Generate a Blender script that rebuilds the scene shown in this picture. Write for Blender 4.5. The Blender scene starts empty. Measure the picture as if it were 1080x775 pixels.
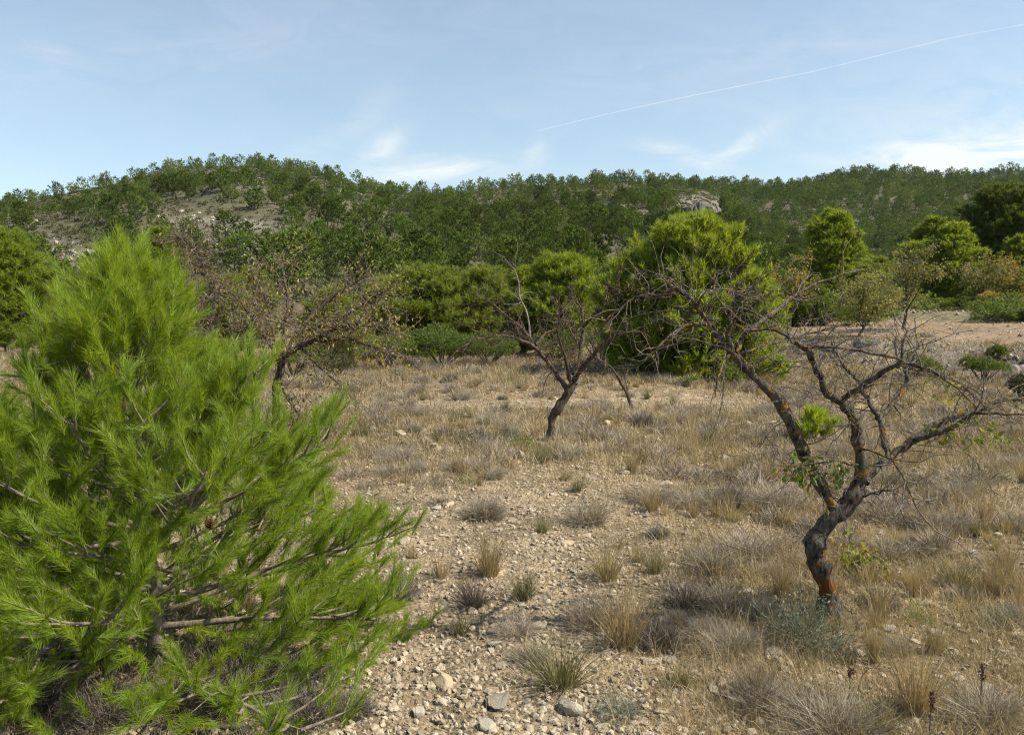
import bpy, math, random
import numpy as np
from mathutils import Vector

R_ = math.radians
random.seed(7)
rng = np.random.default_rng(7)
scene = bpy.context.scene
COL = scene.collection

# ------------------------------------------------------------------ camera model
F, CX, CY, HZ, CAMH = 848.0, 540.0, 387.5, 325.0, 1.65
PITCH = math.atan((CY - HZ) / F)                    # looking slightly down
cp, sp = math.cos(PITCH), math.sin(PITCH)

def ray(px, py):
    """direction of the view ray through a point of the photograph, scaled so that y == 1"""
    dx, dy = (px - CX) / F, (CY - py) / F
    y = cp + dy * sp
    z = -sp + dy * cp
    return np.array([dx / y, 1.0, z / y])

def proj(x, y, z):
    z = z - CAMH
    f = y * cp - z * sp
    v = y * sp + z * cp
    return CX + F * x / f, CY - F * v / f

def at(px, py, Y):
    d = ray(px, py) * Y
    return np.array([d[0], d[1], d[2] + CAMH])

# ------------------------------------------------------------------ noise
def _h(i, j, s):
    n = (i * 374761393 + j * 668265263 + s * 974711) & 0x7fffffff
    n = ((n ^ (n >> 13)) * 1274126177) & 0x7fffffff
    return ((n ^ (n >> 16)) & 0xffff) / 65535.0

def vn(x, y, s=0):
    x = np.asarray(x, float); y = np.asarray(y, float)
    i = np.floor(x).astype(np.int64); j = np.floor(y).astype(np.int64)
    fx, fy = x - i, y - j
    fx = fx * fx * (3 - 2 * fx); fy = fy * fy * (3 - 2 * fy)
    a = _h(i, j, s); b = _h(i + 1, j, s); c = _h(i, j + 1, s); d = _h(i + 1, j + 1, s)
    return (a * (1 - fx) + b * fx) * (1 - fy) + (c * (1 - fx) + d * fx) * fy

def fbm(x, y, s=0, o=4):
    t = 0; a = 0.5; f = 1.0
    for k in range(o):
        t = t + a * vn(x * f, y * f, s + k * 17); a *= 0.5; f *= 2.03
    return t / (1 - 0.5 ** o)

def ss(a, b, x):
    t = np.clip((x - a) / (b - a), 0, 1)
    return t * t * (3 - 2 * t)

# ------------------------------------------------------------------ terrain
def azpx(p): return np.arctan((np.asarray(p, float) - CX) / F)
_p1 = [-900, -300, 0, 60, 130, 200, 290, 350, 400, 480, 560, 640, 700, 740, 765, 800, 850, 900, 1000, 1400]
_y1 = [250, 222, 214, 207, 194, 180, 174, 183, 199, 205, 198, 190, 194, 198, 210, 236, 262, 285, 300, 310]
_d1 = [200, 225, 240, 245, 255, 270, 285, 292, 300, 305, 315, 320, 325, 328, 325, 310, 290, 270, 260, 250]
A1 = azpx(_p1); D1 = np.array(_d1, float); H1 = (HZ - np.array(_y1)) / F * D1
_p2 = [300, 560, 700, 740, 800, 850, 900, 1000, 1080, 1300, 1800]
_y2 = [240, 222, 205, 196, 198, 193, 187, 188, 186, 190, 230]
A2 = azpx(_p2); D2 = np.full(len(_p2), 520.0); H2 = (HZ - np.array(_y2)) / F * D2

BNX, BNY = .78, .625
def bank_s(x, y): return (x - 8.0) * BNX + (y - 23.0) * BNY

def terrain(x, y):
    x = np.asarray(x, float); y = np.asarray(y, float)
    az = np.arctan2(x, y); ya = np.maximum(y, 0.0)
    front = ss(1.35, 0.95, np.abs(az))
    d1 = np.interp(az, A1, D1); h1 = np.interp(az, A1, H1)
    t1 = (ya - 40) / (d1 - 40)
    g1 = np.where(t1 < 1, np.clip(t1, 0, 1) ** 1.22, 1 - 0.35 * np.clip(t1 - 1, 0, 3))
    z1 = h1 * g1
    d2 = np.interp(az, A2, D2); h2 = np.interp(az, A2, H2)
    t2 = (ya - 120) / (d2 - 120)
    g2 = np.where(t2 < 1, np.clip(t2, 0, 1) ** 1.15, 1 - 0.3 * np.clip(t2 - 1, 0, 3))
    z2 = h2 * g2 + 0.02 * np.clip(ya - 40, 0, 80)
    m = np.maximum(z1, z2)
    hill = m + 1.5 * np.exp(-np.abs(z1 - z2) / 2.0) * (m > 0.5)
    w = ss(50, 130, ya)
    hill = hill + w * ((fbm(x / 55, y / 55, 3) - .5) * 10 + (fbm(x / 13, y / 13, 5, 3) - .5) * 2.2)
    hill = hill * front
    hill = np.maximum(hill, -3)
    s = bank_s(x, y)
    lat = ss(6.6, 9.8, x)
    ter = 0.72 * ss(0, 2.3, s + (fbm(x * .9, y * .9, 21, 3) - .5) * 1.2) + 0.050 * np.clip(s - 2.3, 0, 9) \
        + 0.35 * ss(10.5, 12.5, s + (fbm(x * .6, y * .6, 22, 3) - .5) * 1.4)
    ter = ter * lat * ss(60, 40, ya)
    # low step in the field with a bare strip of soil on its front
    step = 0.16 * ss(14.0, 15.3, y + (vn(x * .35, x * 0 + 3, 9) - .5) * 2.0) * ss(5.2, 3.2, x)
    micro = (fbm(x * .55, y * .55, 31) - .5) * 0.12 + (fbm(x * 2.6, y * 2.6, 33, 3) - .5) * 0.05
    micro = micro * ss(60, 25, np.hypot(x, y))
    return hill + ter + step + micro

def tz(x, y): return float(terrain(x, y))

def gp(px, py, far=420.0):
    """where the view ray through a pixel meets the ground"""
    d = ray(px, py)
    lo, hi = 2.0, far
    for n in (700, 40, 40):
        Y = np.linspace(lo, hi, n) if n < 700 else np.geomspace(lo, hi, n)
        b = np.nonzero(CAMH + d[2] * Y <= terrain(d[0] * Y, Y))[0]
        k = int(b[0]) if len(b) else n - 1
        lo, hi = Y[max(k - 1, 0)], Y[k]
    return np.array([d[0] * hi, hi, tz(d[0] * hi, hi)])

# ------------------------------------------------------------------ tagging
def tag(o, label=None, cat=None, group=None, kind=None):
    if label: o['label'] = label
    if cat: o['category'] = cat
    if group: o['group'] = group
    if kind: o['kind'] = kind
    return o

def empty(name, loc, rz=0.0, sc=1.0):
    o = bpy.data.objects.new(name, None); COL.objects.link(o)
    o.empty_display_size = 0.2
    o.location = [float(v) for v in loc]; o.rotation_euler = (0, 0, rz); o.scale = (sc, sc, sc)
    return o

class MB:
    """collects triangles and quads into one mesh"""
    def __init__(s): s.v = []; s.t = []; s.q = []; s.tt = []; s.qt = []; s.n = 0; s.pend = {}
    def tris(s, v, f, tint=0.5):
        v = np.asarray(v, float).reshape(-1, 3); f = np.asarray(f, np.int64).reshape(-1, 3)
        s.v.append(v); s.t.append(f + s.n); s.n += len(v)
        s.tt.append(np.broadcast_to(np.asarray(tint, float), (len(f),)).copy())
    def quads(s, v, f, tint=0.5):
        v = np.asarray(v, float).reshape(-1, 3); f = np.asarray(f, np.int64).reshape(-1, 4)
        s.v.append(v); s.q.append(f + s.n); s.n += len(v)
        s.qt.append(np.broadcast_to(np.asarray(tint, float), (len(f),)).copy())
    def tube(s, pts, rad, sides=6, tint=0.5, cap=True):
        P = np.asarray(pts, float); r = np.broadcast_to(np.asarray(rad, float), (len(P),))
        if not cap: s.pend.setdefault((len(P), sides), []).append((P, r, tint)); return
        T = np.gradient(P, axis=0); T /= np.linalg.norm(T, axis=1, keepdims=True) + 1e-9
        ref = np.eye(3)[np.argmin(np.abs(T.mean(0)))]
        U = np.cross(T, ref); U /= np.linalg.norm(U, axis=1, keepdims=True) + 1e-9
        W = np.cross(T, U)
        a = np.arange(sides) * 2 * math.pi / sides
        V = P[:, None] + r[:, None, None] * (U[:, None] * np.cos(a)[None, :, None] + W[:, None] * np.sin(a)[None, :, None])
        n = len(P); i = np.arange(n - 1)[:, None] * sides; k = np.arange(sides)[None]; k2 = (k + 1) % sides
        q = np.stack([i + k, i + k2, i + sides + k2, i + sides + k], -1).reshape(-1, 4)
        s.quads(V.reshape(-1, 3), q, tint)
        if cap:
            c = np.vstack([V[-1], P[-1] + T[-1] * r[-1] * .6])
            s.tris(c, [[j, (j + 1) % sides, sides] for j in range(sides)], tint)
    def flush(s):
        for (n, k), L in s.pend.items():
            P = np.array([q[0] for q in L]); r = np.array([q[1] for q in L]); m = len(L)
            T = np.gradient(P, axis=1); T /= np.linalg.norm(T, axis=2, keepdims=True) + 1e-9
            ref = np.eye(3)[np.argmin(np.abs(T.mean(1)), axis=1)][:, None]
            U = np.cross(T, np.broadcast_to(ref, T.shape)); U /= np.linalg.norm(U, axis=2, keepdims=True) + 1e-9
            W = np.cross(T, U); a = np.arange(k) * 2 * math.pi / k
            V = P[:, :, None] + r[:, :, None, None] * (U[:, :, None] * np.cos(a)[None, None, :, None] + W[:, :, None] * np.sin(a)[None, None, :, None])
            i = np.arange(m)[:, None, None] * n * k + np.arange(n - 1)[None, :, None] * k; j = np.arange(k)[None, None]; j2 = (j + 1) % k
            q = np.stack([i + j, i + j2, i + k + j2, i + k + j], -1).reshape(-1, 4)
            s.quads(V.reshape(-1, 3), q, np.repeat([q_[2] for q_ in L], (n - 1) * k))
        s.pend = {}
    def data(s, name, mat, smooth=False):
        s.flush()
        me = bpy.data.meshes.new(name)
        v = np.concatenate(s.v) if s.v else np.zeros((0, 3))
        t = np.concatenate(s.t) if s.t else np.zeros((0, 3), np.int64)
        q = np.concatenate(s.q) if s.q else np.zeros((0, 4), np.int64)
        me.vertices.add(len(v)); me.vertices.foreach_set('co', v.astype(np.float32).ravel())
        loops = np.concatenate([t.ravel(), q.ravel()]).astype(np.int32)
        me.loops.add(len(loops)); me.loops.foreach_set('vertex_index', loops)
        nf = len(t) + len(q)
        st = np.concatenate([np.arange(len(t)) * 3, len(t) * 3 + np.arange(len(q)) * 4]).astype(np.int32)
        me.polygons.add(nf); me.polygons.foreach_set('loop_start', st)
        me.polygons.foreach_set('use_smooth', np.full(nf, smooth))
        at_ = me.attributes.new('tint', 'FLOAT', 'FACE')
        at_.data.foreach_set('value', np.concatenate(s.tt + s.qt).astype(np.float32) if nf else [])
        me.update(calc_edges=True)
        if mat: me.materials.append(mat)
        return me
    def build(s, name, mat, parent=None, smooth=False):
        o = bpy.data.objects.new(name, s.data(name, mat, smooth)); COL.objects.link(o)
        if parent: o.parent = parent
        return o

def nrm(v): return v / (np.linalg.norm(v, axis=-1, keepdims=True) + 1e-9)

# ------------------------------------------------------------------ materials
def newmat(name):
    m = bpy.data.materials.new(name); m.use_nodes = True
    nt = m.node_tree; nt.nodes.clear()
    return m, nt, nt.nodes, nt.links

def ramp(ns, stops):
    r = ns.new('ShaderNodeValToRGB'); e = r.color_ramp.elements
    while len(e) < len(stops): e.new(0.5)
    for k, (p, c) in enumerate(stops):
        e[k].position = p; e[k].color = (*c, 1)
    return r

def leafmat(name, stops, trans=0.35, rough=.45, hue=.06, val=.35, spec=.45, tcol=1.25):
    m, nt, ns, L = newmat(name)
    a = ns.new('ShaderNodeAttribute'); a.attribute_name = 'tint'
    r = ramp(ns, stops); L.new(a.outputs['Fac'], r.inputs[0])
    oi = ns.new('ShaderNodeObjectInfo')
    hs = ns.new('ShaderNodeHueSaturation')
    mh = ns.new('ShaderNodeMapRange'); mh.inputs[3].default_value = .5 - hue / 2; mh.inputs[4].default_value = .5 + hue / 2
    L.new(oi.outputs['Random'], mh.inputs[0]); L.new(mh.outputs[0], hs.inputs['Hue'])
    wn = ns.new('ShaderNodeTexWhiteNoise'); wn.noise_dimensions = '1D'; L.new(oi.outputs['Random'], wn.inputs['W'])
    mv = ns.new('ShaderNodeMapRange'); mv.inputs[3].default_value = 1 - val; mv.inputs[4].default_value = 1 + val
    L.new(wn.outputs[0], mv.inputs[0]); L.new(mv.outputs[0], hs.inputs['Value'])
    L.new(r.outputs[0], hs.inputs['Color'])
    b = ns.new('ShaderNodeBsdfPrincipled'); b.inputs['Roughness'].default_value = rough
    b.inputs['Specular IOR Level'].default_value = spec
    L.new(hs.outputs[0], b.inputs['Base Color'])
    out = ns.new('ShaderNodeOutputMaterial')
    if trans > 0:
        t = ns.new('ShaderNodeBsdfTranslucent')
        g = ns.new('ShaderNodeMix'); g.data_type = 'RGBA'; g.blend_type = 'MULTIPLY'; g.inputs[0].default_value = 1
        L.new(hs.outputs[0], g.inputs[6]); g.inputs[7].default_value = (tcol * 1.1, tcol, tcol * .55, 1)
        L.new(g.outputs[2], t.inputs[0])
        mx = ns.new('ShaderNodeMixShader'); mx.inputs[0].default_value = trans
        L.new(b.outputs[0], mx.inputs[1]); L.new(t.outputs[0], mx.inputs[2]); L.new(mx.outputs[0], out.inputs[0])
    else:
        L.new(b.outputs[0], out.inputs[0])
    return m

def barkmat(name, c0, c1, scale=30, lichen=None, lich_amt=.56, lich_scale=9, bump=.6, stretch=.35, band=None):
    m, nt, ns, L = newmat(name)
    tc = ns.new('ShaderNodeTexCoord'); mp = ns.new('ShaderNodeMapping'); mp.inputs['Scale'].default_value = (1, 1, stretch)
    L.new(tc.outputs['Object'], mp.inputs[0])
    n = ns.new('ShaderNodeTexNoise'); n.inputs['Scale'].default_value = scale; n.inputs['Detail'].default_value = 6; n.inputs['Roughness'].default_value = .7
    L.new(mp.outputs[0], n.inputs['Vector'])
    r = ramp(ns, [(.38, c0), (.66, c1)]); L.new(n.outputs[0], r.inputs[0])
    col = r.outputs[0]
    if lichen:
        n2 = ns.new('ShaderNodeTexNoise'); n2.inputs['Scale'].default_value = lich_scale; n2.inputs['Detail'].default_value = 8; n2.inputs['Roughness'].default_value = .68
        L.new(tc.outputs['Object'], n2.inputs['Vector'])
        r2 = ramp(ns, [(lich_amt, (0, 0, 0)), (lich_amt + .05, (1, 1, 1))]); L.new(n2.outputs[0], r2.inputs[0])
        mx = ns.new('ShaderNodeMix'); mx.data_type = 'RGBA'
        fac = r2.outputs[0]
        if band:                                          # a crust that covers one stretch of the trunk
            sx_ = ns.new('ShaderNodeSeparateXYZ'); L.new(tc.outputs['Object'], sx_.inputs[0])
            cr = ns.new('ShaderNodeMapRange'); cr.inputs[1].default_value = band[0]; cr.inputs[2].default_value = band[1]; cr.inputs[3].default_value = -1; cr.inputs[4].default_value = 1
            L.new(sx_.outputs[2], cr.inputs[0])
            ab = ns.new('ShaderNodeMath'); ab.operation = 'ABSOLUTE'; L.new(cr.outputs[0], ab.inputs[0])
            sb = ns.new('ShaderNodeMath'); sb.operation = 'SUBTRACT'; sb.inputs[0].default_value = 1; L.new(ab.outputs[0], sb.inputs[1])
            mm = ns.new('ShaderNodeMath'); mm.operation = 'MULTIPLY_ADD'; L.new(n2.outputs[0], mm.inputs[0]); mm.inputs[1].default_value = 5.0; mm.inputs[2].default_value = -2.75
            am = ns.new('ShaderNodeMath'); am.operation = 'ADD'; L.new(sb.outputs[0], am.inputs[0]); L.new(mm.outputs[0], am.inputs[1])
            st_ = ns.new('ShaderNodeMapRange'); st_.inputs[1].default_value = .42; st_.inputs[2].default_value = .56; L.new(am.outputs[0], st_.inputs[0])
            mxx = ns.new('ShaderNodeMath'); mxx.operation = 'MAXIMUM'; L.new(fac, mxx.inputs[0]); L.new(st_.outputs[0], mxx.inputs[1]); fac = mxx.outputs[0]
        L.new(fac, mx.inputs[0]); L.new(col, mx.inputs[6])
        lr = ramp(ns, [(.35, tuple(v * .55 for v in lichen)), (.65, lichen)]); L.new(n.outputs[0], lr.inputs[0]); L.new(lr.outputs[0], mx.inputs[7])
        col = mx.outputs[2]
    b = ns.new('ShaderNodeBsdfPrincipled'); b.inputs['Roughness'].default_value = .92; b.inputs['Specular IOR Level'].default_value = .15
    L.new(col, b.inputs['Base Color'])
    bp = ns.new('ShaderNodeBump'); bp.inputs['Strength'].default_value = bump; bp.inputs['Distance'].default_value = .03
    L.new(n.outputs[0], bp.inputs['Height']); L.new(bp.outputs[0], b.inputs['Normal'])
    out = ns.new('ShaderNodeOutputMaterial'); L.new(b.outputs[0], out.inputs[0])
    return m

def rockmat(name, c0, c1, scale=14, bump=.5, dist=.02, rnd=.25):
    m, nt, ns, L = newmat(name)
    tc = ns.new('ShaderNodeTexCoord')
    n = ns.new('ShaderNodeTexNoise'); n.inputs['Scale'].default_value = scale; n.inputs['Detail'].default_value = 7; n.inputs['Roughness'].default_value = .65
    L.new(tc.outputs['Object'], n.inputs['Vector'])
    r = ramp(ns, [(.32, c0), (.66, c1)]); L.new(n.outputs[0], r.inputs[0])
    a = ns.new('ShaderNodeAttribute'); a.attribute_name = 'tint'
    oi = ns.new('ShaderNodeObjectInfo')
    ad = ns.new('ShaderNodeMath'); ad.operation = 'ADD'; L.new(a.outputs['Fac'], ad.inputs[0]); L.new(oi.outputs['Random'], ad.inputs[1])
    mr = ns.new('ShaderNodeMapRange'); mr.inputs[1].default_value = 0; mr.inputs[2].default_value = 2
    mr.inputs[3].default_value = 1 - rnd; mr.inputs[4].default_value = 1 + rnd; L.new(ad.outputs[0], mr.inputs[0])
    hs = ns.new('ShaderNodeHueSaturation'); L.new(r.outputs[0], hs.inputs['Color']); L.new(mr.outputs[0], hs.inputs['Value'])
    b = ns.new('ShaderNodeBsdfPrincipled'); b.inputs['Roughness'].default_value = .9; b.inputs['Specular IOR Level'].default_value = .2
    L.new(hs.outputs[0], b.inputs['Base Color'])
    bp = ns.new('ShaderNodeBump'); bp.inputs['Strength'].default_value = bump; bp.inputs['Distance'].default_value = dist
    L.new(n.outputs[0], bp.inputs['Height']); L.new(bp.outputs[0], b.inputs['Normal'])
    out = ns.new('ShaderNodeOutputMaterial'); L.new(b.outputs[0], out.inputs[0])
    return m

M = {}
M['needle_near'] = leafmat('young_pine_needles', [(0, (.10, .158, .014)), (.5, (.20, .29, .024)), (.90, (.31, .375, .036)), (1, (.29, .20, .07))], .48, .5, 0, 0, tcol=1.4)
M['needle_mid'] = leafmat('pine_needles', [(0, (.085, .120, .014)), (.5, (.150, .196, .022)), (1, (.25, .275, .038))], .45, .55, 0, 0, tcol=1.4)
M['needle_bright'] = leafmat('bright_pine_needles', [(0, (.105, .148, .013)), (.5, (.195, .258, .022)), (1, (.31, .35, .036))], .52, .5, 0, 0, tcol=1.4)
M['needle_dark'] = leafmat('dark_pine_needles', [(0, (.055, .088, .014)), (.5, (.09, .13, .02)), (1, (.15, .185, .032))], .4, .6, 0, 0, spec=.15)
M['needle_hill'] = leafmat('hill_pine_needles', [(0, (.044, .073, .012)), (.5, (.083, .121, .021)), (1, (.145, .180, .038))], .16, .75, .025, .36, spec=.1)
M['scrub'] = leafmat('scrub_leaves', [(0, (0.055, 0.0638, 0.0308)), (.5, (0.0968, 0.1034, 0.0495)), (1, (0.165, 0.1595, 0.0935))], .25, .7, .0, .0, spec=.15)
M['juniper'] = leafmat('juniper_leaves', [(0, (0.07475, 0.1058, 0.0253)), (.5, (0.1265, 0.1667, 0.0414)), (1, (0.207, 0.2357, 0.069))], .35, .6, .03, .12, spec=.15)
M['almond_leaf'] = leafmat('green_almond_leaves', [(0, (.07, .13, .015)), (.5, (.13, .19, .025)), (.8, (.25, .24, .035)), (1, (.36, .27, .05))], .48, .45, 0, 0)
M['yellow_leaf'] = leafmat('yellowing_leaves', [(0, (0.1035, 0.1265, 0.02875)), (.45, (0.207, 0.2012, 0.046)), (.8, (0.322, 0.253, 0.06325)), (1, (0.276, 0.1495, 0.0575))], .45, .5, .03, .1)
M['tan_leaf'] = leafmat('tan_leaves', [(0, (.11, .12, .035)), (.5, (.20, .19, .06)), (1, (.31, .26, .10))], .4, .55, .02, .1)
M['dry_leaf'] = leafmat('dry_brown_leaves', [(0, (.07, .052, .034)), (.45, (.15, .105, .052)), (.7, (.27, .21, .06)), (1, (.36, .295, .08))], .4, .55, 0, 0)
M['straw'] = leafmat('straw', [(0, (.185, .145, .08)), (.5, (.335, .265, .150)), (1, (.49, .40, .25))], .25, .6, .02, .15)
M['golden'] = leafmat('golden_grass', [(0, (.14, .11, .058)), (.5, (.28, .215, .115)), (1, (.41, .325, .19))], .3, .6, .02, .15)
M['grey_stem'] = leafmat('grey_stems', [(0, (.105, .085, .062)), (.5, (.235, .197, .148)), (1, (.385, .33, .255))], .12, .75, .02, .2)
M['dark_stem'] = leafmat('dark_stems', [(0, (.035, .028, .024)), (.5, (.085, .070, .058)), (1, (.18, .155, .13))], .08, .8, .02, .2)
M['olive_blade'] = leafmat('olive_blades', [(0, (0.066, 0.072, 0.0264)), (.5, (0.138, 0.138, 0.0576)), (1, (0.3, 0.252, 0.132))], .25, .6, .03, .15)
M['sage'] = leafmat('sage_leaves', [(0, (.07, .085, .055)), (.5, (.14, .16, .115)), (1, (.24, .25, .19))], .2, .7, .02, .1, spec=.15)
M['fresh'] = leafmat('fresh_green_leaves', [(0, (.07, .10, .02)), (.5, (.13, .17, .03)), (1, (.22, .24, .06))], .4, .5, .02, .1)
M['bark_pine'] = barkmat('grey_pine_bark', (.09, .075, .06), (.27, .24, .20), 40)
M['bark_twig'] = barkmat('pine_twig_bark', (.10, .08, .058), (.26, .225, .175), 60, bump=.2)
M['bark_hill'] = barkmat('dark_pine_bark', (.05, .04, .032), (.14, .115, .09), 12, bump=.3)
M['bark_almond'] = barkmat('almond_bark_with_lichen', (.022, .018, .014), (.20, .172, .135), 42, (.34, .165, .024), .545, 23, bump=1.0)
M['bark_crust'] = barkmat('almond_trunk_with_orange_crust', (.018, .015, .012), (.19, .165, .13), 42, (.22, .085, .018), .575, 17, bump=1.0, band=(.04, .34))
M['bark_lichen'] = barkmat('lichen_crust_bark', (.04, .032, .026), (.15, .12, .09), 55, (.40, .13, .010), .46, 14, bump=.9)
M['twig_almond'] = barkmat('almond_twigs', (.06, .049, .038), (.23, .195, .15), 50, (.38, .185, .03), .585, 16, bump=.3)
M['bark_brown'] = barkmat('brown_almond_bark', (.032, .024, .017), (.165, .128, .092), 45, (.30, .15, .025), .585, 12, bump=.7)
M['twig_grey'] = barkmat('grey_twigs', (.07, .056, .044), (.22, .185, .15), 40, bump=.2)
M['dead_white'] = barkmat('bleached_wood', (.14, .12, .10), (.30, .27, .23), 40, bump=.2)
M['cone'] = barkmat('pine_cone_scales', (.05, .022, .012), (.16, .075, .04), 60, bump=.5)
M['stone'] = rockmat('limestone', (.22, .18, .125), (.44, .37, .275), 16, .5, .01, .28)
M['stone_white'] = rockmat('white_limestone', (.23, .20, .15), (.40, .36, .29), 16, .5, .01, .15)
M['stone_tan'] = rockmat('tan_limestone', (.27, .21, .13), (.43, .35, .23), 16, .5, .01, .15)
M['stone_grey'] = rockmat('grey_limestone', (.15, .125, .095), (.30, .26, .205), 12, .5, .01, .2)
M['boulder'] = rockmat('dark_boulder', (.05, .05, .045), (.22, .21, .19), 3.5, .7, .08, .15)
M['cliff'] = rockmat('cliff_limestone', (.06, .056, .048), (.21, .195, .168), .3, .8, .8, .2)

def groundmat():
    m, nt, ns, L = newmat('stony_ground')
    tc = ns.new('ShaderNodeTexCoord')
    a = ns.new('ShaderNodeAttribute'); a.attribute_name = 'gcol'
    def noise(sc, det=6, ro=.65):
        n = ns.new('ShaderNodeTexNoise'); n.inputs['Scale'].default_value = sc; n.inputs['Detail'].default_value = det; n.inputs['Roughness'].default_value = ro
        L.new(tc.outputs['Object'], n.inputs['Vector']); return n
    vo = ns.new('ShaderNodeTexVoronoi'); vo.inputs['Scale'].default_value = 34; L.new(tc.outputs['Object'], vo.inputs['Vector'])
    vo2 = ns.new('ShaderNodeTexVoronoi'); vo2.inputs['Scale'].default_value = 13; L.new(tc.outputs['Object'], vo2.inputs['Vector'])
    n5 = noise(.09, 8, .75); n1 = noise(3.1); n2 = noise(26, 5, .7); n3 = noise(.35)
    # value multiplier
    def mr(src, lo, hi, a0=0.0, a1=1.0):
        x = ns.new('ShaderNodeMapRange'); x.inputs[1].default_value = a0; x.inputs[2].default_value = a1
        x.inputs[3].default_value = lo; x.inputs[4].default_value = hi; L.new(src, x.inputs[0]); return x.outputs[0]
    def mul(p, q):
        x = ns.new('ShaderNodeMath'); x.operation = 'MULTIPLY'; L.new(p, x.inputs[0]); L.new(q, x.inputs[1]); return x.outputs[0]
    sep = ns.new('ShaderNodeSeparateColor'); L.new(vo.outputs['Color'], sep.inputs[0])
    sep2 = ns.new('ShaderNodeSeparateColor'); L.new(vo2.outputs['Color'], sep2.inputs[0])
    v = mul(mr(sep.outputs[0], .72, 1.28), mr(sep2.outputs[1], .8, 1.2))
    v = mul(v, mr(n1.outputs[0], .62, 1.38, .3, .7))
    v = mul(v, mr(n2.outputs[0], .65, 1.35, .3, .7))
    v = mul(v, mr(n3.outputs[0], .75, 1.25, .3, .7)); v = mul(v, mr(n5.outputs[0], .7, 1.3, .35, .65))
    hs = ns.new('ShaderNodeHueSaturation'); L.new(a.outputs['Color'], hs.inputs['Color']); L.new(v, hs.inputs['Value'])
    b = ns.new('ShaderNodeBsdfPrincipled'); b.inputs['Roughness'].default_value = .95; b.inputs['Specular IOR Level'].default_value = .12
    L.new(hs.outputs[0], b.inputs['Base Color'])
    ad = ns.new('ShaderNodeMath'); ad.operation = 'ADD'
    L.new(mr(vo.outputs['Distance'], 1, 0, 0, .6), ad.inputs[0]); L.new(n2.outputs[0], ad.inputs[1])
    bp = ns.new('ShaderNodeBump'); bp.inputs['Strength'].default_value = .8; bp.inputs['Distance'].default_value = .015
    L.new(ad.outputs[0], bp.inputs['Height'])
    n4 = noise(.5, 8, .7)
    bp2 = ns.new('ShaderNodeBump'); bp2.inputs['Strength'].default_value = .5; bp2.inputs['Distance'].default_value = .25
    L.new(n4.outputs[0], bp2.inputs['Height']); L.new(bp.outputs[0], bp2.inputs['Normal'])
    L.new(bp2.outputs[0], b.inputs['Normal'])
    out = ns.new('ShaderNodeOutputMaterial'); L.new(b.outputs[0], out.inputs[0])
    return m
M['ground'] = groundmat()

# ------------------------------------------------------------------ ground
# bare, pale patches of the hillside: photo centre, radii, tilt (degrees), weight
BARE = [(22, 232, 22, 9, 15, 1), (72, 268, 40, 16, 14, 1), (100, 285, 30, 10, 0, .7), (235, 238, 75, 14, 8, .9), (285, 250, 60, 12, 10, .8),
        (225, 187, 50, 9, 5, .8), (270, 190, 18, 9, 30, .6), (365, 204, 28, 8, 20, .8), (250, 262, 80, 16, 5, .55), (335, 262, 16, 8, 10, .6), (430, 206, 14, 5, 0, .5),
        (592, 184, 26, 4, 0, .9), (645, 216, 22, 8, 0, .7), (690, 240, 20, 10, 0, .6), (735, 214, 26, 10, 0, .6), (560, 255, 30, 5, 0, .6), (620, 275, 40, 6, 0, .5),
        (845, 252, 14, 16, 35, .8), (660, 200, 25, 5, 0, .6), (700, 285, 30, 14, 0, .5)]
def bareness(px, py):
    px = np.asarray(px, float); py = np.asarray(py, float)
    w = np.zeros_like(px)
    for cx, cy, rx, ry, a, k in BARE:
        c, s = math.cos(R_(a)), math.sin(R_(a))
        dx, dy = px - cx, py - cy
        u = (dx * c + dy * s) / rx; v = (-dx * s + dy * c) / ry
        w = np.maximum(w, k * np.exp(-(u * u + v * v) ** 1.5))
    return w

def field_grass(x, y):
    """0 stony .. 1 grassy"""
    g = .15 + .55 * ss(5, 10, y) + .5 * (fbm(x * .32, y * .32, 41) - .5) * 2 + .75 * ss(.5, 1.9, x) * ss(9, 4, y)
    g = g - .95 * np.exp(-((y - 14.2 - (vn(x * .35, x * 0 + 3, 9) - .5) * 2.0) / .9) ** 2) * ss(6, 3, x) * ss(-6, -3, x)
    g = g - .5 * ss(-.9, -.4, -np.abs(x + .15)) * ss(7.5, 4.0, y)
    return np.clip(g, 0, 1)

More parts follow.
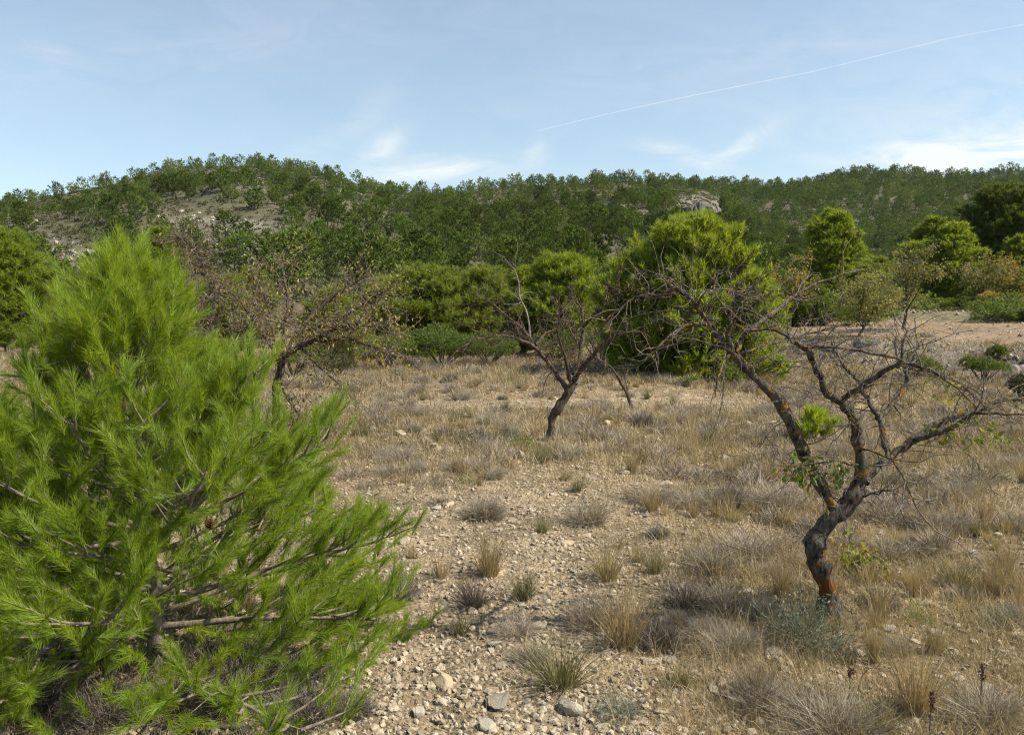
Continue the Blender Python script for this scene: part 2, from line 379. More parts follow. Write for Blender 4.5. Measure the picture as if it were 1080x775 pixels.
def ground():
    front = np.radians(np.arange(-42, 42.01, .22)); rest = np.radians(np.arange(45, 315.1, 5))
    az = np.concatenate([front, rest]); na = len(az)
    r = [0.25]
    while r[-1] < 3500: r.append(r[-1] * 1.017 + .004)
    r = np.array(r); nr = len(r)
    Rr, A = np.meshgrid(r, az, indexing='ij')
    x = Rr * np.sin(A); y = Rr * np.cos(A)
    z = terrain(x, y)
    v = np.stack([x, y, z], -1).reshape(-1, 3)
    i = np.arange(nr - 1)[:, None] * na; k = np.arange(na)[None]; k2 = (k + 1) % na
    q = np.stack([i + k2, i + k, i + na + k, i + na + k2], -1).reshape(-1, 4)
    mb = MB(); mb.quads(v, q[:, ::-1])
    c = np.vstack([v[:na], [[0, 0, tz(0, .01)]]])
    mb.tris(c, [[j, na, (j + 1) % na] for j in range(na)])
    o = mb.build('ground', M['ground'], smooth=True)
    V = np.concatenate(mb.v); X, Y, Z = V[:, 0], V[:, 1], V[:, 2]
    g = field_grass(X, Y)[:, None]
    stony = np.array([.215, .166, .106]); litter = np.array([.17, .125, .072])
    col = stony * (1 - g) + litter * g
    px, py = proj(X, np.maximum(Y, 1), Z)
    hillw = ss(30, 55, Y)[:, None]
    br = bareness(px, py)
    br = np.clip(br * 1.3 * np.clip((fbm(X / 6, Y / 6, 51, 5) - .36) * 4.5, 0, 1), 0, 1)[:, None]
    scrubc = np.array([.085, .080, .046]) * (.8 + .4 * fbm(X / 9, Y / 9, 53))[:, None]
    scree = np.array([.17, .155, .125])
    hc = scrubc * (1 - br) + scree * br
    col = col * (1 - hillw) + hc * hillw
    s = bank_s(X, Y); lat = ss(6.8, 9.0, X)
    tr = (ss(2.2, 3.2, s) * ss(10.9, 10.0, s) * lat)[:, None]
    bk = (ss(-.6, .3, s) * ss(3.2, 2.2, s) * lat)[:, None]
    bk2 = (ss(10.2, 11.0, s) * ss(18, 15, s) * lat)[:, None]
    col = col * (1 - bk) + np.array([.20, .17, .13]) * bk
    col = col * (1 - bk2) + np.array([.12, .105, .06]) * bk2
    col = col * (1 - tr) + np.array([.20, .147, .095]) * tr
    ca = o.data.attributes.new('gcol', 'FLOAT_COLOR', 'POINT')
    ca.data.foreach_set('color', np.hstack([col, np.ones((len(col), 1))]).astype(np.float32).ravel())
    tag(o, kind='structure')
ground()

# ------------------------------------------------------------------ plant builders
def needles(mb, base, axis, tint, n, nl, nw, spread=(.35, .75), back=.14, lrand=.25, droop=0.0):
    """bottle-brush shoots: n needles round each shoot axis"""
    S = len(base); 
    if S == 0: return
    base = np.repeat(base, n, 0); ax = np.repeat(axis, n, 0); tt = np.repeat(tint, n)
    N = S * n
    u = rng.random(N)
    rv = nrm(rng.normal(size=(N, 3))); side = nrm(rv - (rv * ax).sum(1, keepdims=True) * ax)
    sp_ = rng.uniform(*spread, N)[:, None]
    d = nrm(ax * np.cos(sp_) + side * np.sin(sp_))
    p = base + ax * ((u - 1) * back)[:, None]
    ln = nl * (1 - lrand + 2 * lrand * rng.random(N))[:, None]
    w = nrm(np.cross(d, rng.normal(size=(N, 3)))) * nw
    tip = p + d * ln; tip[:, 2] -= droop * ln[:, 0]
    v = np.stack([p - w * .5, p + w * .5, tip], 1).reshape(-1, 3)
    mb.tris(v, np.arange(3 * N).reshape(-1, 3), np.clip(tt + rng.normal(size=N) * .12, 0, 1))

def curve(p0, d0, L, n, up, wig):
    """a limb that leaves p0 along d0 and bends upwards"""
    P = [np.array(p0, float)]; d = np.array(d0, float)
    for k in range(n):
        d = d + np.array([0, 0, up / n]) + rng.normal(size=3) * wig; d /= np.linalg.norm(d)
        P.append(P[-1] + d * L / n)
    return np.array(P)

def pine(seed, H, R, prof, crown0, nprim, nsec, nsh, nn, nl, nw, elev=(.25, .8), up=.7, trunk_r=.05, lean=(0, 0), limbs=False,
         shoot_up=.75, spread=(.3, .7), back=.14, scale_out=1.0, tint0=.5, dark_in=0.0, seclen=.5, twigs=True, bmin=.28, norm=True, fill=0):
    """a pine with real limbs, side branches and needle shoots; returns trunk, list of limb meshes, needle mesh"""
    global rng
    keep = rng; rng = np.random.default_rng(seed)
    tm, lm, nm = MB(), [], MB()
    tn = 9
    tp = np.array([[lean[0] * (k / tn) ** 1.5 + .012 * H * math.sin(k * 1.7 + seed), lean[1] * (k / tn) ** 1.5 + .012 * H * math.cos(k * 2.1 + seed), H * .97 * k / tn] for k in range(tn + 1)])
    tp[0, 2] = -.05 * min(H, 2)
    trr = trunk_r * (1 - np.linspace(0, 1, tn + 1)) ** .8 + trunk_r * .07
    tm.tube(tp, trr, 8)
    SB, SA, ST = [], [], []
    ga = rng.random() * 6
    for i in range(nprim):
        f = (i + rng.random() * .7) / nprim
        t = f ** .9
        hz = crown0 * H + (1 - crown0) * H * t * .97
        L = R * prof(t) * (rng.uniform(.78, 1.12) if i % 3 else rng.uniform(.35, .75))
        if L < .02 * R: L = .03 * R
        ga += 2.399 + rng.normal() * .35
        k = min(int(hz / (H * .97) * tn), tn - 1); fr = hz / (H * .97) * tn - k
        p0 = tp[k] * (1 - fr) + tp[k + 1] * fr
        el = elev[0] + (elev[1] - elev[0]) * t + rng.normal() * .12
        d0 = np.array([math.cos(ga) * math.cos(el), math.sin(ga) * math.cos(el), math.sin(el)])
        P = curve(p0, d0, L, 7, up * (.2 + .95 * t), .06)
        mb = MB() if limbs else tm
        r0 = max(trr[k] * .55, trunk_r * .1) if L > .3 * R else trunk_r * .12
        r0 = min(r0, L * .021 + .0016 * H)
        mb.tube(P, r0 * (1 - np.linspace(0, .85, 8)), 5)
        ns_ = max(2, int(nsec * (L / R) + rng.random()))
        for j in range(ns_):
            s = bmin + (1 - bmin) * (j + rng.random()) / ns_
            a = s * 7; q = min(int(a), 6); fr = a - q
            b0 = P[q] * (1 - fr) + P[q + 1] * fr
            tg = nrm(P[q + 1] - P[q])
            sd = nrm(np.cross(tg, [0, 0, 1.0])) * (1 if j % 2 else -1)
            d = nrm(tg * .75 + sd * rng.uniform(.3, 1.0) + np.array([0, 0, rng.uniform(-.1, .5)]))
            l2 = L * seclen * (1.15 - s) * rng.uniform(.6, 1.2) + .06 * R
            Q = curve(b0, d, l2, 4, up * .8, .09)
            if twigs: mb.tube(Q, r0 * .42 * (1 - np.linspace(0, .8, 5)), 4, cap=False)
            m = max(1, int(nsh * (l2 / (.4 * R)) + rng.random()))
            for w in range(m):
                s2 = .35 + .65 * (w + rng.random()) / m if w else 1.0
                a2 = s2 * 4; q2 = min(int(a2), 3); f2 = a2 - q2
                b = Q[q2] * (1 - f2) + Q[q2 + 1] * f2
                t2 = nrm(Q[q2 + 1] - Q[q2])
                ax = nrm(t2 * .7 + np.array([0, 0, shoot_up]) + rng.normal(size=3) * .35)
                ll = back * rng.uniform(.6, 1.3)
                tipp = b + ax * ll
                SB.append(tipp); SA.append(ax)
                out = min(1.0, math.hypot(b[0], b[1]) / (R * .9))
                ST.append(tint0 + .22 * (rng.random() - .5) + .12 * (t - .5))
                if twigs and back > .05: mb.tube(np.array([b, tipp]), [r0 * .2 + .0006, .0007], 3, cap=False)
        for j in range(int(nsh * 1.6 * L / R)):
            a = rng.uniform(.10, 1) * 7; q = min(int(a), 6); b = P[q] + (P[q + 1] - P[q]) * (a - q)
            e = nrm(rng.normal(size=3)); ll = .12 * R * rng.uniform(.4, 1.2); b2 = b + e * ll
            SB.append(b2); SA.append(nrm(e * .6 + [0, 0, shoot_up] + rng.normal(size=3) * .2)); ST.append(tint0 + .22 * (rng.random() - .5))
            if twigs: mb.tube(np.array([b, b2]), [r0 * .2 + .0006, .0008], 3, cap=False)
        tipd = nrm(P[-1] - P[-2]); SB.append(P[-1] + tipd * back); SA.append(nrm(tipd + [0, 0, .5])); ST.append(tint0 + .15)
        if limbs: lm.append(mb)
    SB.append(tp[-1] + [0, 0, back]); SA.append(np.array([0, 0, 1.0])); ST.append(tint0 + .2)
    if fill:
        t = rng.random(fill) ** 1.25; th = rng.random(fill) * 6.283
        rr = R * np.array([prof(q) for q in t]) * np.sqrt(rng.uniform(.42, .92, fill))
        hh_ = crown0 * H + (1 - crown0) * H * np.minimum(t + .06, .99)
        rr = rr * (.60 + .68 * vn(th * 1.5 + seed * 3, t * 4.5, seed + 2))
        g = vn(th * 1.9 + seed, t * 6, seed) + .35 * rng.random(fill) > .40
        q = np.stack([np.cos(th) * rr + lean[0] * t ** 1.5, np.sin(th) * rr + lean[1] * t ** 1.5, hh_], 1)[g]
        o_ = nrm(np.stack([np.cos(th), np.sin(th), np.full(fill, shoot_up * 1.3)], 1)[g] + rng.normal(size=(g.sum(), 3)) * .35)
        SB.extend(list(q)); SA.extend(list(o_)); ST.extend(list(tint0 + .3 * (vn(th * 2.5, t * 9, seed + 5)[g] - .5) + .1 * rng.normal(size=g.sum())))
    SB = np.array(SB)
    if norm:
        hr = np.hypot(SB[:, 0] - lean[0] * .3, SB[:, 1]); kx = R / np.percentile(hr, 97); kz = H / (SB[:, 2].max() + nl * .4)
        for q in [tm] + lm:
            q.flush()
            for v in q.v: v *= np.array([kx, kx, kz])
        SB = SB * np.array([kx, kx, kz])
    needles(nm, SB, np.array(SA), np.array(ST), nn, nl, nw, spread, back * 1.5)
    rng = keep
    return tm, lm, nm

def cone_prof(t): return (1 - t) ** .75 * (0.72 + .28 * min(1, t * 6))
def broad_prof(t): return max(0.0, 1 - t ** 2.0) ** .6 * (.55 + .45 * min(1, t * 3))
def dome_prof(t): return max(0.0, 1 - t ** 2.6) ** .55 * (.35 + .65 * min(1, t * 2.2))
def umbrella_prof(t): return max(0.02, 1 - (t - .45) ** 2 * 2.6) ** .8

def leaves(mb, P, size, tint, fold=.25, hang=0.0, aspect=.42):
    """folded leaf blades (two quads-worth of triangles) at points P"""
    N = len(P); 
    if N == 0: return
    d = nrm(rng.normal(size=(N, 3)) + np.array([0, 0, -hang]))
    w = nrm(np.cross(d, rng.normal(size=(N, 3)))); nn_ = np.cross(d, w)
    sz = (size * (.6 + .8 * rng.random(N)))[:, None]
    a = P; b = P + d * sz; m = P + d * sz * .45
    l = m + w * sz * aspect * .5 + nn_ * sz * fold * .4; r = m - w * sz * aspect * .5 + nn_ * sz * fold * .4
    v = np.stack([a, l, b, r], 1).reshape(-1, 3)
    i = np.arange(N)[:, None] * 4
    f = np.concatenate([i + [[0, 2, 1]], i + [[0, 3, 2]]])
    mb.tris(v, f, np.tile(np.clip(tint, 0, 1), 2))

def twig_system(mb, starts, n, L, r, rnd, spur=4, up=.1, wig=.28, sides=4, spur_len=.22, tips=None, dirs=None, sub=0):
    """angular twigs growing from given points; collects tip points"""
    for k in range(n):
        i = rnd.integers(len(starts))
        p = starts[i]; 
        d = nrm(rnd.normal(size=3) + np.array([0, 0, up]) + (dirs[i] * .8 if dirs is not None else 0))
        l = L * rnd.uniform(.4, 1.25); m = 5
        P = [p]
        for q in range(m):
            d = nrm(d + rnd.normal(size=3) * wig); P.append(P[-1] + d * l / m)
        P = np.array(P)
        mb.tube(P, r * (1 - np.linspace(0, .75, m + 1)) * rnd.uniform(.7, 1.2), sides, cap=False)
        for q in range(spur):
            a = rnd.uniform(.25, 1) * m; j = min(int(a), m - 1); b = P[j] + (P[j + 1] - P[j]) * (a - j)
            e = nrm(rnd.normal(size=3)); sl = l * spur_len * rnd.uniform(.3, 1.5)
            e2 = nrm(e + rnd.normal(size=3) * .3)
            S = np.array([b, b + e * sl * .5, b + e * sl * .5 + e2 * sl * .5])
            mb.tube(S, [r * .42, r * .34, r * .2], 3, cap=False)
            if tips is not None: tips.append(S[-1]); tips.append(S[1])
        if tips is not None: tips.extend(P[2:])

def limb_pts(path, Y0, base):
    """photo points (px, py, radius px, depth offset m) -> local points and radii"""
    P, r = [], []
    for e in path:
        Y = Y0 + (e[3] if len(e) > 3 else 0)
        P.append(at(e[0], e[1], Y) - base); r.append(e[2] * Y / F)
    P = np.array(P); r = np.array(r)
    # resample smoothly (Catmull-Rom)
    if len(P) < 3: return P, r
    out, ro = [], []
    E = np.vstack([2 * P[0] - P[1], P, 2 * P[-1] - P[-2]])
    for k in range(len(P) - 1):
        for t in (0, .33, .66):
            a, b, c, d = E[k], E[k + 1], E[k + 2], E[k + 3]
            out.append(.5 * (2 * b + (c - a) * t + (2 * a - 5 * b + 4 * c - d) * t * t + (3 * b - a - 3 * c + d) * t ** 3)); ro.append(r[k] * (1 - t) + r[k + 1] * t)
    out.append(P[-1]); ro.append(r[-1])
    return np.array(out), np.array(ro)

def knobby(P, r, rnd, amt=.004):
    rr = r * (1 + .14 * rnd.normal(size=len(r)))
    return P + rnd.normal(size=P.shape) * amt, np.maximum(rr, .0015)

# ------------------------------------------------------------------ foreground young pine
b0 = gp(165, 706)
yp = empty('young_pine', b0)
tag(yp, 'bushy bright green young pine filling the lower left foreground', 'pine tree')
def young_prof(t): return (1 - t) ** .95 + .04
tm, lm, nm = pine(11, 2.02, 1.20, young_prof, .01, 108, 12.5, 5.2, 150, .070, .0019, fill=750, elev=(-.04, .95), up=.55, trunk_r=.036, lean=(-.11, .05), limbs=True,
                  shoot_up=.5, spread=(.18, .72), back=.11, tint0=.5, seclen=.6, bmin=.26)
tm.build('trunk', M['bark_pine'], yp, smooth=True)
for l in lm: l.build('limb', M['bark_twig'], yp, smooth=True)
nm.build('crown', M['needle_near'], yp)
def cone_mesh():
    mb = MB(); N = 60
    for k in range(N):
        t = k / N; a = k * 2.399; rr = .019 * math.sin(math.pi * (t * .8 + .18)); z = -t * .06
        c = np.array([rr * math.cos(a), rr * math.sin(a), z]); o = np.array([math.cos(a), math.sin(a), -.25]) * .011
        s_ = np.array([-math.sin(a), math.cos(a), 0]) * .008
        mb.tris([c * .3 + [0, 0, z * .7], c + s_, c + o, c - s_], [[0, 1, 2], [0, 2, 3]], random.random())
    mb.tube([[0, 0, .02], [0, 0, -.02], [0, 0, -.045], [0, 0, -.06]], [.004, .012, .012, .003], 8)
    return mb.data('pine_cone', M['cone'])
cm = cone_mesh()
for (px, py, dy) in ((219, 548, -.35), (128, 425, -.25), (268, 525, -.2), (53, 568, -.3)):
    o = bpy.data.objects.new('pine_cone', cm); COL.objects.link(o); o.parent = yp
    o.scale = (.72,) * 3; o.location = Vector(at(px, py, b0[1] + dy) - b0); o.rotation_euler = (random.uniform(-.5, .5), random.uniform(-.5, .5), 0)

# ------------------------------------------------------------------ near almond tree, bare with orange lichen
def almond(name, label, base_px, paths, twig_spec, bark, twig, leafspec=(), seed=1, knob=.004, cat='almond tree', rs_=.70):
    rnd = np.random.default_rng(seed)
    base = gp(*base_px)
    root = empty(name, base); tag(root, label, cat)
    Y = base[1]; starts, dirs = [], []
    for k, path in enumerate(paths):
        P, r = limb_pts(path, Y, base); r = r * rs_
        if k == 0: P[0, 2] = -.06
        P, r = knobby(P, r, rnd, knob)
        mb = MB(); mb.tube(P, r, 14 if k == 0 else 9)
        for v in mb.v: v += rnd.normal(size=v.shape) * np.minimum(r.mean() * (.075 if k == 0 else .09), .006)
        mb.build('trunk' if k == 0 else 'limb', M['bark_crust'] if k == 0 and bark is M['bark_almond'] else bark, root, smooth=True)
        if k:
            g = np.gradient(P, axis=0)
            for q in range(2, len(P)):
                starts.append(P[q]); dirs.append(nrm(g[q]))
    tips = []
    starts = np.array(starts); dirs = np.array(dirs)
    for (n, L, rr, spur, up, wig) in twig_spec:
        mb = MB(); twig_system(mb, starts, n, L, rr, rnd, spur, up, wig, tips=tips, dirs=dirs)
        mb.build('twig_spray', twig, root)
    tips = np.array(tips)
    for (kind, arg, n, size, lo, hi, mat, hang) in leafspec:
        if kind == 'tips':
            idx = rnd.integers(len(tips), size=n); P = tips[idx] + rnd.normal(size=(n, 3)) * arg
        else:
            for (px, py, spx, dy) in arg:
                c = at(px, py, Y + dy) - base; s = spx * Y / F
                m = n // len(arg)
                P = c + rnd.normal(size=(m, 3)) * np.array([s, s, s * .6])
                lb = MB(); leaves(lb, P, size, rnd.uniform(lo, hi, len(P)), hang=hang)
                near = starts[np.argmin(((starts - c) ** 2).sum(1))]
                lb.tube([near, (near + c) / 2 + rnd.normal(size=3) * .01, c], [.0025, .002, .001], 4, .95)
                lb.build('leaf_cluster', mat, root)
            continue
        lb = MB(); leaves(lb, P, size, rnd.uniform(lo, hi, len(P)), hang=hang)
        lb.build('foliage', mat, root)
    return root, base

near_paths = [
    [(880, 664, 27), (877, 645, 17.5), (872, 620, 14), (866, 598, 13.5), (857, 580, 15), (866, 560, 14.5), (884, 540, 14.5), (900, 522, 14), (909, 505, 9.5)],
    [(884, 540, 10), (870, 520, 9.5), (858, 498, 9.5, -.03), (844, 470, 9, -.06), (835, 448, 8.5, -.08), (822, 425, 8, -.1), (800, 400, 7, -.12), (785, 387, 6.5, -.15), (772, 373, 6, -.17), (757, 357, 5, -.2), (745, 340, 4.2, -.22), (735, 325, 3.6, -.25), (725, 312, 3.2, -.27), (708, 304, 3, -.3), (697, 313, 2.5, -.3), (682, 309, 1.6, -.32), (662, 319, 1.2, -.35), (640, 338, .8, -.38)],
    [(772, 373, 4, -.17), (768, 352, 3.4, -.2), (771, 333, 2.8, -.22), (774, 318, 1.8, -.24), (786, 308, 1.2, -.25)],
    [(776, 372, 3.5, -.17), (790, 350, 3.2, -.1), (815, 330, 3, 0), (835, 315, 2.6, .1), (855, 302, 2.2, .15), (890, 288, 1.2, .2)],
    [(748, 342, 2.8, -.22), (725, 343, 2.4, -.28), (705, 355, 2, -.35), (690, 370, 1.5, -.4), (680, 380, .9, -.42)],
    [(735, 326, 2, -.25), (745, 309, 1.6, -.3), (770, 307, 1.2, -.3), (790, 312, .8, -.3)],
    [(771, 374, 2.6, -.17), (762, 385, 2.2, -.25), (757, 400, 1.6, -.3), (754, 418, 1, -.3)],
    [(905, 512, 10.5), (908, 495, 9, -.02), (906, 465, 8.2, -.05), (903, 445, 8, -.06), (895, 430, 8, -.08), (883, 422, 8, -.1), (872, 415, 6.5, -.11), (866, 400, 5.5, -.12), (860, 385, 5, -.12), (852, 370, 4.6, -.13), (840, 363, 4, -.13), (825, 351, 3.3, -.14), (800, 347, 2.4, -.15), (778, 352, 1.4, -.16)],
    [(884, 422, 5.5, -.1), (905, 410, 4.6, -.15), (925, 396, 4, -.2), (942, 386, 3.4, -.25), (965, 384, 2.6, -.3), (990, 392, 2, -.3), (1020, 410, 1.3, -.3), (1040, 432, .9, -.3)],
    [(909, 508, 8), (925, 492, 6.8, .03), (940, 481, 6.3, .06), (960, 466, 6, .08), (985, 449, 5.6, .1), (1010, 438, 5, .1), (1030, 431, 4.2, .1), (1052, 423, 3.4, .1), (1080, 421, 2.6, .12), (1110, 430, 1.6, .14)],
    [(960, 466, 4.4, .08), (985, 458, 4, 0), (1010, 447, 3.4, -.06), (1028, 436, 2.8, -.1), (1050, 436, 2.1, -.13), (1085, 439, 1.4, -.16)],
    [(936, 484, 5, .06), (932, 462, 4.4, .15), (926, 440, 4.2, .22), (915, 420, 3.8, .28), (905, 402, 3, .32), (890, 385, 2, .36), (876, 360, 1.2, .4)],
    [(927, 442, 4.2, .22), (942, 426, 4, .3), (953, 412, 3.6, .34), (958, 396, 2.6, .38), (950, 372, 2, .4), (956, 350, 1.2, .42)],
    [(850, 368, 2.2, -.13), (880, 366, 2, -.2), (920, 372, 1.8, -.25), (960, 384, 1.5, -.28), (1000, 402, 1.2, -.3), (1030, 428, .9, -.3)],
    [(772, 376, 2.4, -.17), (800, 366, 2.2, -.05), (830, 358, 1.9, .05), (862, 350, 1.4, .1), (890, 340, .9, .15)],
    [(905, 470, 2, -.05), (925, 478, 1.7, -.15), (945, 490, 1.4, -.25), (958, 515, 1, -.3), (970, 540, .6, -.32)],
    [(907, 522, 2.2, -.02), (925, 521, 1.4, -.1), (942, 516, .8, -.15)],
    [(905, 490, 2, -.05), (880, 486, 1.5, -.15), (860, 488, 1.1, -.22), (835, 492, .8, -.25)]]
near_almond, nb = almond('almond_tree', 'leaning bare almond tree with orange lichen on its crooked trunk in the right foreground', (880, 657), near_paths,
    [(230, .32, .0030, 7, .04, .30), (260, .18, .0026, 5, .1, .35), (40, .44, .0034, 9, -.08, .18)], M['bark_almond'], M['twig_almond'],
    [('at', [(838, 492, 9, -.22), (855, 488, 9, -.2), (880, 502, 8, -.15), (884, 494, 7, -.15), (850, 505, 6, -.2)], 130, .042, .0, .75, M['almond_leaf'], .8),
     ('at', [(990, 455, 8, 0), (1005, 462, 8, 0), (1040, 462, 9, 0), (1025, 440, 9, 0), (1012, 420, 9, -.1), (1052, 460, 8, 0), (1000, 402, 8, -.2)], 150, .040, .3, .95, M['almond_leaf'], .8),
     ('tips', .02, 110, .03, .5, 1, M['almond_leaf'], .6)], seed=5)
# the orange crust low on its trunk

# ------------------------------------------------------------------ middle almond
mid_paths = [
    [(580, 467, 7.5), (582, 452, 6.5), (584, 438, 6.2), (592, 425, 6), (600, 414, 5.8), (605, 405, 5)],
    [(600, 412, 4.2), (588, 396, 3.8, -.1), (576, 379, 3.4, -.2), (563, 366, 3, -.3), (545, 357, 2.4, -.4), (525, 354, 2, -.5), (505, 357, 1.5, -.6), (486, 366, .9, -.7)],
    [(572, 375, 2.4, -.2), (560, 358, 2.1, .1), (544, 342, 1.8, .25), (521, 322, 1.3, .4), (506, 315, .8, .5)],
    [(605, 405, 4), (609, 388, 3.5, .1), (613, 368, 3.1, .2), (615, 350, 2.7, .25), (615, 332, 2.2, .3), (609, 320, 1.4, .35), (601, 312, .8, .4)],
    [(614, 346, 2.3, .25), (626, 333, 2, .1), (640, 320, 1.7, 0), (652, 310, 1.4, -.1), (672, 305, .9, -.2)],
    [(605, 405, 3.8), (613, 391, 3.4, -.15), (625, 376, 3, -.3), (638, 362, 2.4, -.4), (655, 352, 1.7, -.5), (676, 350, 1, -.55)],
    [(602, 402, 3, 0), (598, 386, 2.5, -.3), (594, 370, 2, -.5), (588, 352, 1.3, -.6), (590, 332, .8, -.7)],
    [(605, 395, 2.4, .1), (602, 380, 2, .3), (608, 362, 1.5, .5), (600, 345, .9, .6)],
    [(565, 364, 2, -.3), (575, 352, 1.7, -.2), (588, 345, 1.3, -.1), (590, 330, .8, 0)]]
midtree, mbase = almond('almond_tree', 'bare brown almond tree standing alone in the middle of the dry field', (581, 465), mid_paths,
    [(170, .45, .0055, 6, .35, .28), (140, .28, .0045, 5, .2, .35), (12, .5, .0055, 7, .2, .18)], M['bark_brown'], M['bark_brown'],
    [('at', [(580, 372, 6, 0), (585, 362, 7, 0), (612, 395, 8, .2), (578, 380, 5, 0)], 60, .05, .5, .9, M['yellow_leaf'], .5),
     ('tips', .04, 150, .04, .2, .9, M['dry_leaf'], .5)], seed=8, knob=.006)
mb = MB(); Pd, rd = limb_pts([(559, 358, 1.1, .1), (558, 343, 1.0, .1), (555, 328, .9, .1), (548, 313, .8, .12), (547, 298, .6, .15), (543, 284, .4, .15)], mbase[1], mbase)
mb.tube(Pd, rd, 6); rnd = np.random.default_rng(4); twig_system(mb, Pd[6:], 16, .35, .004, rnd, 4, .3, .25)
o = mb.build('dead_branch', M['dead_white'], midtree, smooth=True); o['label'] = 'bleached white dead branch'

# bent dead sapling right of it
root, _ = almond('dead_sapling', 'small bent dead sapling in front of the big bright pine', (667, 432),
    [[(668, 434, 3.4), (665, 426, 3), (662, 416, 2.6), (656, 405, 2.2), (650, 396, 1.8)],
     [(658, 410, 1.8), (650, 394, 1.6, -.1), (640, 384, 1.2, -.2), (628, 377, .7, -.25)],
     [(662, 416, 1.3), (660, 400, 1, .1), (662, 388, .6, .2)]], [(10, .3, .004, 3, .3, .3)], M['bark_brown'], M['twig_grey'], (), seed=3, cat='dead tree')

# ------------------------------------------------------------------ two almonds on the left with dry brown leaves
almond('almond_tree', 'almond tree with dry brown leaf clumps behind the top of the young pine', (224, 474), [
    [(224, 478, 9), (222, 455, 8), (219, 432, 7.5), (214, 410, 6.5), (214, 390, 6), (212, 372, 5)],
    [(214, 388, 4, 0), (206, 368, 4, -.2), (198, 350, 3.4, -.3), (190, 330, 2.4, -.4), (196, 305, 1.4, -.5)],
    [(213, 375, 4, 0), (222, 352, 3.2, .1), (226, 325, 2.6, .2), (222, 300, 2, .2), (212, 275, 1.4, .2), (200, 258, 1, .2), (186, 250, .7, .2)],
    [(214, 392, 3.4, 0), (235, 372, 2.8, -.2), (255, 352, 2.2, -.4), (270, 330, 1.4, -.5)],
    [(212, 372, 3, 0), (205, 340, 2.4, .3), (202, 315, 1.8, .5), (207, 285, 1, .6)],
    [(220, 430, 3.6, 0), (205, 428, 3, -.1), (194, 431, 1.6, -.2)]],
    [(230, .5, .0055, 6, .2, .3), (200, .3, .0045, 5, .1, .35), (8, .6, .006, 6, .6, .14)], M['bark_brown'], M['twig_grey'],
    [('tips', .03, 2200, .048, 0, .7, M['dry_leaf'], .7)], seed=21, knob=.008)
almond('almond_tree', 'spreading almond tree with yellow and brown leaves at the left of the field', (294, 466), [
    [(295, 470, 7), (292, 445, 6), (292, 415, 5.5), (294, 395, 5.5), (298, 378, 5.5)],
    [(298, 378, 4.5), (311, 370, 4.2, -.1), (325, 361, 3.8, -.2), (346, 358, 3.2, -.3), (370, 358, 2.4, -.4), (393, 366, 1.6, -.5), (408, 372, .9, -.5)],
    [(320, 364, 3.4, -.2), (345, 350, 2.8, -.3), (370, 342, 2.2, -.4), (395, 345, 1.5, -.4), (415, 352, .8, -.4)],
    [(297, 382, 3.6), (300, 350, 3, .1), (304, 322, 2.3, .2), (300, 298, 1.6, .25), (296, 275, .9, .3)],
    [(300, 374, 3.4), (322, 340, 2.8, .1), (345, 318, 2.2, .2), (365, 305, 1.5, .25), (382, 292, .9, .3)],
    [(306, 372, 3, .1), (340, 345, 2.5, .3), (370, 330, 2, .4), (392, 314, 1.4, .5), (408, 306, .8, .5)],
    [(295, 384, 3.2), (280, 355, 2.6, -.1), (262, 330, 2, -.2), (248, 312, 1.4, -.3), (232, 300, .8, -.3)],
    [(295, 380, 2.6), (287, 345, 2.2, .4), (280, 315, 1.6, .6), (268, 290, .9, .7)],
    [(316, 366, 2.4, -.1), (330, 380, 2, -.4), (352, 400, 1.4, -.6), (372, 420, .8, -.7)],
    [(294, 400, 2.4), (304, 420, 2, -.4), (318, 445, 1.4, -.6), (322, 462, .8, -.6)]],
    [(300, .5, .005, 6, .12, .3), (260, .32, .0045, 5, .05, .35), (16, .7, .006, 7, .4, .15)], M['bark_brown'], M['twig_grey'],
    [('tips', .04, 2600, .046, .3, 1, M['dry_leaf'], .7), ('tips', .05, 1500, .048, .4, .85, M['yellow_leaf'], .7),
     ('at', [(316, 448, 9, -.5), (308, 440, 8, -.4), (322, 455, 8, -.6)], 150, .05, 0, .3, M['dry_leaf'], .7)], seed=22, knob=.007)

# ------------------------------------------------------------------ pines behind the field
def place_pine(label, px, base_py, top_py, wpx, Y, prof, seed, mat='needle_mid', dens=1.0, crown0=.08, elev=(.1, .8), up=.5, trunk_vis=1.0, name='pine_tree', tint0=.5, nl=None, lean=0, group=None, shoot_up=.75):
    if base_py > 370: Y = gp(px, base_py)[1] + Y * .07
    x = ray(px, base_py)[0] * Y; z = tz(x, Y)
    top = at(px, top_py, Y)[2]; H = max(top - z, .5)
    R = wpx / 2 * Y / F
    root = empty(name, (x, Y, z)); tag(root, label, 'pine tree', group)
    pxm = Y / F
    nlen = nl or max(.16, 3.6 * pxm); nw = max(.018, .62 * pxm)
    A = (H / pxm) * (wpx)
    nprim = int(np.clip(46 + A / 170, 46, 150))
    tm, lm, nm = pine(seed, H, R, prof, crown0, nprim, 12 * dens, 7 * dens, 14, nlen, nw, elev=elev, up=up, trunk_r=.028 * H * trunk_vis, lean=(lean, 0),
                      shoot_up=.75 if seed == 101 else .4, spread=(.2, .95) if seed == 101 else (.3, 1.25), back=nlen * .8, tint0=tint0, seclen=.62, bmin=.3, fill=int(A * .12))
    tm.build('trunk', M['bark_hill'], root, smooth=True); nm.build('crown', M[mat], root)
    return root

